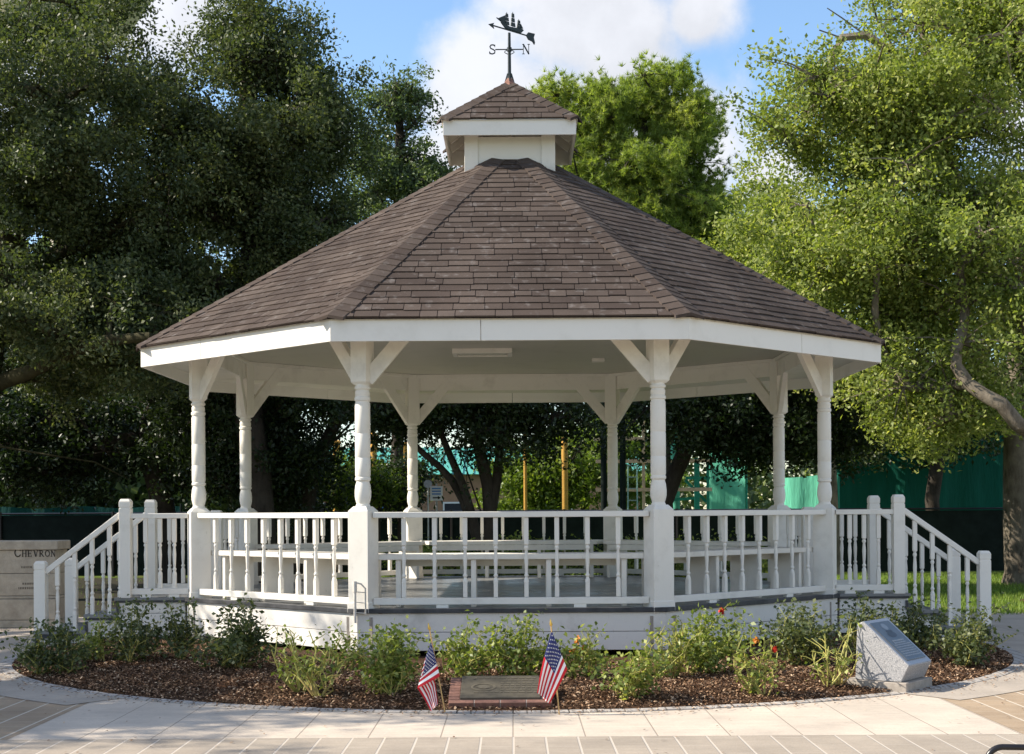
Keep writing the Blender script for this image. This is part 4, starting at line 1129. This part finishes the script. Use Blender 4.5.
# pine
Y = 36
b0 = G(665, Y)
tree('pine_tree', 'round topped bright green pine rising right of the cupola', 'tree', b0,
     [Vector(b0), at(664, 480, Y), at(660, 400, Y), at(657, 330, Y), at(655, 280, Y), at(650, 230, Y), at(648, 180, Y), at(645, 130, Y), at(640, 90, Y)],
     [E(638, 95, Y, 48, 20, 1.4, 1.0), E(600, 130, Y, 48, 34, 1.6, 1.1), E(688, 135, Y, 26, 34, 1.5, .8), E(578, 165, Y, 34, 38, 1.4, .7), E(640, 190, Y, 80, 42, 2.1, 1.5), E(690, 225, Y, 50, 34, 1.6, .9), E(720, 205, Y, 14, 22, .8, .2), E(556, 100, Y, 14, 8, .6, .15), E(722, 245, Y, 34, 26, 1.4, .6), E(655, 245, Y, 60, 30, 1.8, .6)],
     105, 420000, pine_leaf, bark_d, 26, .2, leaf=(.15, .018), spread=.30, sub=11, subs=.15, pine=True, tip=.02, gap=.5)
# multi stemmed tree seen through the gazebo
Y = 26.5
b0 = G(482, Y)
tree('small_tree', 'dark many stemmed tree seen through the middle of the gazebo', 'tree', b0,
     [Vector(b0), at(484, 560, Y), at(490, 515, Y), at(488, 485, Y), at(480, 450, Y), at(474, 418, Y), at(470, 385, Y)],
     [E(470, 405, Y, 85, 28, 1.6, 1.2), E(530, 410, Y, 50, 30, 1.4, .8), E(500, 440, Y, 50, 30, 1.2, .45), E(400, 395, Y, 50, 25, 1.3, .7), E(480, 360, Y, 110, 40, 2, .9)],
     60, 36000, dark_leaf, bark_d, 27, .14, leaf=(.09, .05), spread=.36,
     limbs=[[at(484, 560, Y), at(470, 520, Y), at(463, 500, Y), at(452, 480, Y), at(438, 465, Y), at(422, 452, Y), at(408, 436, Y)], [at(484, 560, Y), at(472, 515, Y - .2), at(463, 485, Y - .2), at(448, 450, Y - .2), at(436, 418, Y)], [at(484, 560, Y), at(482, 515, Y + .3), at(472, 485, Y + .3), at(462, 455, Y + .3), at(456, 420, Y)], [at(490, 515, Y), at(497, 480, Y), at(500, 450, Y), at(506, 415, Y)]])
Y = 44
b0 = G(585, Y)
tree('small_tree', 'sunlit light green tree seen through the gazebo between the back posts', 'tree', b0,
     [Vector(b0), at(585, 500, Y), at(583, 470, Y), at(580, 440, Y)], [E(575, 465, Y, 45, 38, 2, 1.5), E(620, 470, Y, 30, 40, 1.6, .8), E(540, 480, Y, 30, 30, 1.4, .6)], 45, 32000, fresh_leaf, bark_d, 28, .13, leaf=(.15, .08), spread=.5)
Y = 27
b0 = G(655, Y)
tree('oak_tree', 'dark leaning oak behind the right half of the gazebo', 'tree', b0,
     [Vector(b0), at(658, 540, Y), at(664, 505, Y), at(675, 475, Y), at(688, 445, Y), at(700, 415, Y), at(715, 385, Y)],
     [E(720, 415, Y, 48, 28, 1.4, 1.2), E(775, 418, Y, 42, 34, 1.4, 1.2), E(735, 445, Y, 12, 20, .8, .25), E(810, 425, Y, 30, 34, 1.2, .6), E(655, 405, Y, 40, 14, 1.3, .4), E(740, 375, Y, 80, 30, 2, .8), E(850, 410, Y, 40, 50, 1.5, .7)],
     70, 60000, dark_leaf, bark_d, 29, .15, leaf=(.09, .05), spread=.38)
# right hand group
Y = 23.5
b0 = G(1092, Y)
tree('oak_tree', 'large bright yellow green oak filling the right edge with a crooked grey limb', 'tree', b0,
     [Vector(b0), at(1092, 560, Y), at(1085, 500, Y), at(1065, 460, Y), at(1060, 400, Y), at(1065, 330, Y), at(1060, 250, Y), at(1050, 170, Y), at(1035, 90, Y), at(1015, 20, Y)],
     [E(960, 60, Y, 100, 75, 2.2, 1.5), E(1000, -10, Y, 110, 60, 2.2, .8), E(860, 100, Y, 70, 42, 1.6, 1.0), E(812, 88, Y, 28, 16, .9, .25), E(800, 135, Y, 20, 30, .9, .25), E(920, 170, Y, 105, 70, 2.4, 1.8), E(860, 240, Y, 95, 55, 2.2, 1.5), E(960, 270, Y, 80, 70, 2.2, 1.4), E(910, 345, Y, 70, 50, 1.8, 1.1), E(930, 400, Y - .5, 60, 25, 1.2, .5), E(1090, 200, Y, 70, 160, 2.2, 1.0)],
     205, 215000, bright_leaf, bark_g, 30, .27, leaf=(.08, .045), spread=.37, tip=.018, lmax=.12, twiggy=.13,
     limbs=[[at(1065, 460, Y), at(1044, 440, Y - 1.4), at(1018, 424, Y - 1.8), at(1002, 404, Y - 1.8), at(986, 396, Y - 1.7), at(969, 384, Y - 1.6), at(957, 366, Y - 1.5), at(957, 350, Y - 1.4), at(964, 330, Y - 1.3), at(967, 305, Y - 1.2), at(960, 270, Y - 1.5), at(966, 240, Y - 1.2), at(962, 205, Y - .8)],
            [at(1060, 400, Y), at(1030, 350, Y + .5), at(1022, 300, Y + .5), at(985, 265, Y + .5), at(965, 200, Y + .5), at(945, 140, Y + .3), at(935, 80, Y), at(925, 30, Y)], [at(935, 80, Y), at(900, 55, Y), at(868, 35, Y), at(845, 18, Y), at(830, 8, Y)], [at(868, 35, Y), at(845, 38, Y), at(822, 30, Y)], [at(900, 55, Y), at(880, 20, Y), at(872, -10, Y)]])
Y = 33
b0 = G(829, Y)
tree('oak_tree', 'yellow green tree between the pine and the big right oak', 'tree', b0,
     [Vector(b0), at(829, 500, Y), at(826, 430, Y), at(810, 360, Y), at(790, 300, Y), at(788, 250, Y)],
     [E(790, 250, Y, 60, 45, 1.8, 1.2), E(760, 290, Y, 60, 55, 2, 1.2), E(830, 320, Y, 80, 70, 2.2, 1.5), E(860, 395, Y, 60, 40, 2, .8), E(775, 200, Y, 14, 22, .6, .15)],
     80, 85000, bright_leaf, bark_g, 31, .2, leaf=(.10, .055), spread=.42)
Y = 29
b0 = G(1020, Y)
tree('oak_tree', 'oak with a straight flared grey trunk on the lawn at the right edge', 'tree', b0,
     [Vector(b0), at(1019, 570, Y), at(1018, 530, Y), at(1018, 480, Y), at(1019, 430, Y), at(1018, 380, Y), at(1022, 320, Y), at(1030, 250, Y)],
     [E(1000, 330, Y, 90, 50, 2, 1), E(1060, 230, Y, 90, 110, 2.4, 1.5), E(960, 400, Y, 60, 30, 1.8, .7), E(900, 415, Y, 45, 22, 1.5, .4)], 70, 46000, oak_leaf, bark_g, 32, .28, leaf=(.105, .055), spread=.46)
Y = 38
b0 = G(935, Y)
tree('oak_tree', 'shaded tree in front of the green fabric wall behind the right stairs', 'tree', b0,
     [Vector(b0), at(935, 540, Y), at(932, 500, Y), at(938, 460, Y), at(945, 420, Y)],
     [E(940, 395, Y, 80, 40, 2.2, 1.3), E(890, 415, Y, 60, 25, 1.8, .7), E(1000, 410, Y, 50, 45, 2, .8)], 42, 30000, dark_leaf, bark_d, 33, .18, leaf=(.13, .07), spread=.55)
# oak outside the left edge: its shade falls across the stairs, the left end of the roof and the paving
tree('live_oak', 'oak standing beyond the left edge of the view beside the paving', 'tree', (-14.5, 15.5, 0),
     [Vector((-14.5, 15.5, 0)), Vector((-14.5, 15.5, 1.5)), Vector((-14.2, 15.4, 3)), Vector((-14, 15.3, 4.5)), Vector((-13.6, 15.2, 6)), Vector((-13.3, 15, 7.3))],
     [(-13.2, 14.6, 6.6, 3.0, 4.2, 2.4, 1.2), (-12.2, 17.6, 6.3, 2.6, 3.2, 2.6, 1.1), (-11.6, 13.2, 4.9, 2.2, 2.6, 1.2, .5)], 62, 52000, oak_leaf, bark_m, 34, .3, leaf=(.11, .06), spread=.52)
tree('live_oak', 'smaller oak beyond the left edge of the view at the corner of the paving', 'tree', (-12.6, 9.6, 0),
     [Vector((-12.6, 9.6, 0)), Vector((-12.6, 9.6, 1.8)), Vector((-12.4, 9.8, 3.2)), Vector((-12.2, 10, 4.6)), Vector((-12, 10.2, 6)), Vector((-11.8, 10.4, 7.3))],
     [(-12.2, 10.4, 6.3, 1.6, 1.7, 1.6, 1.2), (-11.3, 11.8, 7.6, 1.3, 1.6, .8, .5)], 24, 10500, oak_leaf, bark_m, 35, .2, leaf=(.11, .06), spread=.5)
# bright shrub and dark shrub seen behind the left posts
def shrub(label, px, py, rpx, rpy, Y, lm, n_, seed, ls=(.08, .05)):
    b0 = G(px, Y); rg = np.random.default_rng(seed)
    return tree('shrub', label, 'shrub', b0, [Vector(b0), at(px, py + rpy * .5, Y), at(px, py, Y)], [E(px, py, Y, rpx, rpy, rpx * Y / F, 1)], 14, n_, lm, bark_d, seed, .05, leaf=ls, spread=.26, subs=.14)
shrub('bright yellow green shrub lit up behind the front left post', 340, 487, 22, 20, 33, fresh_leaf, 5500, 41)
shrub('dark green shrub beside the arrow sign behind the gazebo', 400, 490, 30, 32, 32, dark_leaf, 8000, 42)
shrub('light green shrub in front of the blue panel behind the gazebo', 378, 488, 14, 12, 31, fresh_leaf, 2600, 43)
shrub('dark shrub between the far left posts behind the gazebo', 285, 500, 40, 25, 32, dark_leaf, 7000, 44)
for i, (px, rp, lab) in enumerate(((440, 40, 'low green shrub behind the back railing left of the dark stems'), (540, 45, 'low green shrub behind the back railing right of the dark stems'), (640, 45, 'low green shrub behind the back railing below the ladder'), (735, 42, 'low green shrub behind the right half of the back railing'))):
    shrub(lab, px, 568, rp, 14, 25, rose_leaf, 6500, 50 + i, (.07, .04))

# ------------------------------------------------------------------ fences and the building site behind
fn = thing('screened_fence', 'long black windscreened chain link fence behind the trees', 'fence', (0, 34.5, 0))
mb = MB(); mb.box((0, .04, .72), (62, .012, 1.40)); mb.build('windscreen', fence_dark, fn)
mb = MB(); mb.tube([(-31, 0, 1.46), (31, 0, 1.46)], .022, 8); mb.build('top_rail', black_tube, fn)
mb = MB(); mb.tube([(0, 0, 0), (0, 0, 1.5)], .035, 8)
p0 = mb.build('fence_post', black_tube, fn)
for i in range(24):
    x = -30 + i * 2.6
    o = p0 if i == 0 else inst(p0, fn); o.location = (x, 0, 0)
def fabric_wall(label, x0, x1, Y, h, mat, name='fabric_fence', bays=1.8, base=0.0, rz=0.0):
    t_ = thing(name, label, 'fabric fence', ((x0 + x1) / 2, Y, 0), R(rz), group='green fabric screens round the building site')
    mb = MB(); n_ = int((x1 - x0) / .12); L = x1 - x0; vs = []; fs = []
    for i in range(n_ + 1):
        x = -L / 2 + L * i / n_; y = .05 * math.sin(x * 2.1) + .025 * math.sin(x * 7.3 + 1)
        for z in (base, h * .5, h): vs.append((x, y + (.04 * math.sin(x * 5) if z == h * .5 else 0), z + (.03 * math.sin(x * 3) if z == h else 0)))
    for i in range(n_):
        for j in range(2): fs.append((i * 3 + j, i * 3 + 3 + j, i * 3 + 4 + j, i * 3 + 1 + j))
    mb.add(vs, fs); mb.build('fabric', mat, t_, smooth=True)
    k = int(L / bays) + 1
    for i in range(k + 1):
        m2 = MB(); x = -L / 2 + L * i / k; m2.tube([(x, .12, 0), (x, .12, h + .08)], .03, 8); m2.build('post', green_paint if mat is not shade_teal else fence_dark, t_)  # the shade-darkened screen gets dark posts to match
    return t_
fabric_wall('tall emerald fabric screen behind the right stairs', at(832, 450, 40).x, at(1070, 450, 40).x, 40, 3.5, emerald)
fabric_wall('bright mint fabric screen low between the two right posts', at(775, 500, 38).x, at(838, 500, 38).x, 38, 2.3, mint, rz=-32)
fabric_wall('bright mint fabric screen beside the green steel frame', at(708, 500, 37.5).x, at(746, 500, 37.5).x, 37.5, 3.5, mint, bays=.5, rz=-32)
fabric_wall('teal fabric screen coloured dark for tree shade behind the dark fence at the far left', at(-60, 500, 38).x, at(180, 500, 38).x, 38, 1.62, shade_teal)
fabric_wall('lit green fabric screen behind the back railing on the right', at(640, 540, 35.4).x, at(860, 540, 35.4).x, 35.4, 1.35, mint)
# scaffold
Ys = 36
sf = thing('scaffold', 'timber scaffold of long level boards seen through the right half of the gazebo', 'scaffold', (at(652, 500, Ys).x, Ys, 0))
o_ = sf.location
for py, x0, x1 in ((439, 594, 672), (461.5, 596, 712), (490, 596, 712)):
    a, b_ = at(x0, py, Ys) - o_, at(x1, py, Ys) - o_; mb = MB(); mb.beam((a.x, 0, a.z), (b_.x, 0, a.z), .05, .085); mb.build('board', timber, sf, bev=.004)
for px, y0 in ((644, 418),):
    a = at(px, y0, Ys) - o_; mb = MB(); mb.box((a.x, .05, a.z / 2), (.07, .07, a.z)); mb.build('upright', timber, sf)
for px in (604, 623):
    a = at(px, 405, Ys - 1); t_ = thing('dark_pole', ['tall black pole beside the back right post of the gazebo', 'tall black pole just left of the ladder'][px == 623], 'pole', (a.x, Ys - 1, 0), group='black poles on the building site')
    mb = MB(); mb.lathe([(.075, 0), (.07, 4.6)], n=12); mb.build('shaft', fence_dark, t_, smooth=True); mb = MB(); mb.lathe([(.11, 4.6), (.11, 4.66), (.03, 4.72)], n=12); mb.build('cap', fence_dark, t_)
ld = thing('ladder', 'pale green ladder leaning on the scaffold boards', 'ladder', (at(633, 500, Ys - .4).x, Ys - .4, 0))
mb = MB()
for px, tx in ((627, 629), (637, 638)):
    a, b_ = at(px, 545, Ys - .4), at(tx, 466, Ys - .4); mb = MB(); mb.beam((a.x - ld.location.x, -.25, .0), (b_.x - ld.location.x, .25, b_.z), .03, .05, up=(0, 1, 0)); mb.build('ladder_rail', plain('pale_green_paint%d' % px, (.30, .50, .42)), ld)
for i in range(9):
    z = .3 + i * .28; mb = MB(); f = z / 2.6; mb.beam((-.12, -.25 + .5 * f, z), (.13, -.25 + .5 * f, z), .025, .025); mb.build('rung', plain('rung_paint%d' % i, (.40, .52, .46)), ld)
fr = thing('steel_frame', 'green painted steel frame with diagonal bracing right of the leaning oak', 'frame', (at(698, 500, Ys + .5).x, Ys + .5, 0))
def F2(px, py): p = at(px, py, Ys + .5); return (p.x - fr.location.x, 0, p.z)
for px, w in ((697, .13), (708, .06)):
    mb = MB(); mb.beam((F2(px, 455)[0], 0, 0), F2(px, 458), w, .08, up=(0, 1, 0)); mb.build('upright', green_paint, fr)
for a, b_ in (((686, 478), (710, 478)),): mb = MB(); mb.beam(F2(*a), F2(*b_), .06, .07); mb.build('crossbar', green_paint, fr)
for a, b_ in (((686, 480), (707, 502)), ((700, 498), (668, 500))):
    mb = MB(); mb.beam((F2(*a)[0], .09, F2(*a)[2]), (F2(*b_)[0], .09, F2(*b_)[2]), .05, .07); mb.build('brace', green_paint, fr)
# curved mint hose like wrapping
wr = thing('wrapped_post', 'tall post bent over at the top and wrapped in mint fabric', 'wrapped post', (at(676, 500, 37).x, 37, 0))
pts = [at(x, y, 37) - wr.location for x, y in ((676, 545), (676, 500), (675, 470), (675, 445), (677, 432), (684, 424), (690, 420))]
mb = MB(); mb.tube(pts, [.10, .10, .11, .10, .09, .08, .06], 10); mb.build('fabric_wrap', mint, wr, smooth=True)
# ochre posts
for px, y0, w, lab in ((525.5, 432, .05, 'thin brown post in the middle of the view through the gazebo'), (565, 437, .09, 'ochre post left of the back right gazebo post'), (374, 432, .09, 'ochre post in front of the blue panel'), (405.5, 442, .11, 'short thick ochre post beside the back left gazebo post'), (337, 440, .11, 'ochre post behind the yellow green shrub')):
    a = at(px, y0, 41); t_ = thing('site_post', lab, 'post', (a.x, 41, 0), group='ochre posts beyond the gazebo')
    mb = MB(); mb.lathe([(w, 0), (w, a.z - .1), (w * 1.15, a.z - .1), (w * 1.15, a.z - .04), (w * .4, a.z)], n=12); mb.build('shaft', yellow_m, t_, smooth=True)
# sign with arrow
sp = at(436.5, 493.5, 30); sn = thing('arrow_sign', 'small white and blue sign with a black arrow on a pole behind the gazebo', 'sign', (sp.x, 30, 0))
mb = MB(); mb.tube([(0, .03, 0), (0, .03, sp.z + .2)], .02, 8); mb.build('sign_pole', plain('galvanised', (.45, .45, .45), .5), sn)
mb = MB(); mb.box((0, 0, sp.z), (.25, .012, .29)); bd = mb.build('sign_board', sign_white, sn, bev=.004)
mb = MB()
for zz in (.10, .045, -.01): mb.box((-.0, -.0075, sp.z + zz), (.18, .003, .028))
mb.build('blue_lettering', sign_blue, bd)
mb = MB(); mb.box((-.02, -.0075, sp.z - .085), (.11, .003, .025)); mb.add([(.03, -.009, sp.z - .05), (.09, -.009, sp.z - .085), (.03, -.009, sp.z - .12)], [(0, 1, 2)]); mb.build('arrow_mark', fence_dark, bd)
q = at(428, 484, 30.6); sn2 = thing('round_sign', 'small round pale sign just left of the arrow sign', 'sign', (q.x, 30.6, 0))
mb = MB(); mb.tube([(0, .03, 0), (0, .03, q.z)], .018, 8); mb.build('sign_pole', plain('pole_white', (.6, .6, .58)), sn2)
mb = MB(); mb.tube([(0, -.008, q.z), (0, .008, q.z)], .085, 20); mb.build('sign_board', plain('sign_grey', (.5, .52, .58)), sn2)
# building with teal roof
Yb = 62
bl = thing('brick_building', 'tan brick building with a teal standing seam roof beyond the gazebo', 'building', (at(470, 500, Yb).x, Yb, 0))
def XB(px): return at(px, 500, Yb).x - bl.location.x
ze, zr = at(500, 473, Yb).z, at(500, 447, Yb + 4).z
x0, x1 = XB(300), XB(640)
mb = MB(); mb.box(((x0 + x1) / 2, 4, ze / 2), (x1 - x0, 8, ze)); wl = mb.build('wall', tan_brick, bl)
mb = MB(); y0 = -.4; V_ = [(x0 - .3, y0, ze - .05), (x1 + .3, y0, ze - .05), (x1 + .3, 4, zr), (x0 - .3, 4, zr), (x0 - .3, 8.4, ze - .05), (x1 + .3, 8.4, ze - .05)]
mb.add(V_, [(0, 1, 2, 3), (3, 2, 5, 4), (0, 3, 4), (1, 5, 2), (0, 4, 5, 1)])
for i in range(int((x1 - x0) / .45)):
    xx = x0 + i * .45; mb.beam((xx, y0, ze - .02), (xx, 4, zr + .03), .04, .05)
mb.build('roof', teal_roof_m, bl)
for px in (320, 455, 500, 560):
    mb = MB(); mb.box((XB(px), -.01, 1.3), (1.0, .06, 1.1)); wf = mb.build('window', sign_white, wl); mb = MB(); mb.box((XB(px), -.045, 1.3), (.86, .02, .96)); mb.build('pane', glass_dark, wf)
bp = at(384, 466, 50); bb = thing('site_hut', 'blue site hut seen past the front left post', 'hut', (bp.x, 50, 0))
mb = MB(); mb.box((0, 1, 1.5), (1.5, 2, 3.0)); mb.build('wall', blue_m, bb, bev=.02); mb = MB(); mb.box((0, 1, 3.04), (1.6, 2.2, .09)); mb.build('roof', blue_m, bb); mb = MB(); mb.box((.2, -.02, 1.0), (.8, .06, 2.0)); mb.build('door', sign_blue, bb)
# beige tower above the left oaks
Yt = 130; ct = at(70, -120, Yt); tw = thing('water_tower', 'pale beige rounded tower top behind the oak leaves in the upper left corner', 'tower', (ct.x, Yt, 0))
s_ = Yt / F; zb = at(70, 60, Yt).z
prof = [(2.2, 0), (1.6, 4), (1.5, zb - 4), (2.0, zb - 1.0), (30 * s_, zb + .5), (62 * s_, zb + 3.0), (92 * s_, zb + 7.2), (104 * s_, zb + 10.5), (104 * s_, zb + 13), (80 * s_, zb + 18), (30 * s_, zb + 21), (.3, zb + 21.6)]
mb = MB(); mb.lathe(prof[:4], n=28); mb.build('stem', beige_t, tw, smooth=True); mb = MB(); mb.lathe(prof[3:], n=40); mb.build('tank', beige_t, tw, smooth=True)
# far tree line, one mass
rg = np.random.default_rng(77); n_ = 120000
cx = rg.uniform(-60, 60, 170); cy = rg.uniform(78, 95, 170); hh = rg.uniform(2.0, 5.4, 170) + np.where(cx > 5, 5.0, 0) + np.where(cx < -15, 7.5, 0)
cx[:45] = rg.uniform(-30, -11, 45); cy[:45] = rg.uniform(50, 60, 45); hh[:45] = rg.uniform(8, 13, 45)
ii = rg.integers(0, 170, n_); d_ = rand_units(rg, n_) * (rg.uniform(.5, 1, n_) ** .5)[:, None]
C_ = np.stack([cx[ii] + d_[:, 0] * 3.4, cy[ii] + d_[:, 1] * 3, hh[ii] * .5 + d_[:, 2] * hh[ii] * .5], 1)
V_, F_ = leaf_arrays(rg, C_, .5, .35); tag(fast_mesh('distant_trees', V_, F_, rg.uniform(0, 1, n_), airy_leaf), kind='stuff')
# grass blades on the near lawn
rg = np.random.default_rng(78); n_ = 60000
x = np.where(rg.uniform(0, 1, n_) < .6, rg.uniform(5.0, 13, n_), rg.uniform(-13, 6, n_)); y = rg.uniform(20.6, 33.5, n_)
keep = ~((x > 9) & (y < 20.9)); x, y = x[keep], y[keep]; n_ = len(x)
keep = ((x - 9.6) / 1.7) ** 2 + ((y - 23.2) / 1.2) ** 2 > 1; x, y = x[keep], y[keep]; n_ = len(x)
keep = ~((x < -4.6) & (rg.uniform(0, 1, n_) < .93)); x, y = x[keep], y[keep]; n_ = len(x)
h_ = rg.uniform(.03, .075, n_); a = rg.uniform(0, math.pi, n_); lx, ly = rg.normal(size=n_) * .02, rg.normal(size=n_) * .02
w = .008
V_ = np.stack([np.stack([x - np.cos(a) * w, y - np.sin(a) * w, np.full(n_, -.012)], 1), np.stack([x + np.cos(a) * w, y + np.sin(a) * w, np.full(n_, -.012)], 1), np.stack([x + lx, y + ly, h_], 1)], 1).reshape(-1, 3)
tag(fast_mesh('grass', V_, np.arange(n_ * 3).reshape(n_, 3), rg.uniform(0, 1, n_), grass_m), kind='stuff')
# fallen leaves on the paving
rg = np.random.default_rng(79); n_ = 260
C_ = np.stack([rg.uniform(-6, 6, n_), rg.uniform(8.6, 13.5, n_), np.full(n_, .012)], 1)
keep = np.hypot(C_[:, 0], C_[:, 1] - 16) > 5.25; C_ = C_[keep]
m_ = 900; aa = rg.uniform(R(-70), R(70), m_); r2 = 5.12 + np.abs(rg.normal(size=m_)) * .16
C_ = np.concatenate([C_, np.stack([np.sin(aa) * r2, 16 - np.cos(aa) * r2, np.full(m_, .018)], 1)])
V_, F_ = leaf_arrays(rg, C_, .030, .015, up=4); V_[:, 2] = np.maximum(V_[:, 2], .0105)
tag(fast_mesh('fallen_leaves', V_, F_, rg.uniform(.2, 1, len(C_)), chip_m), kind='stuff')
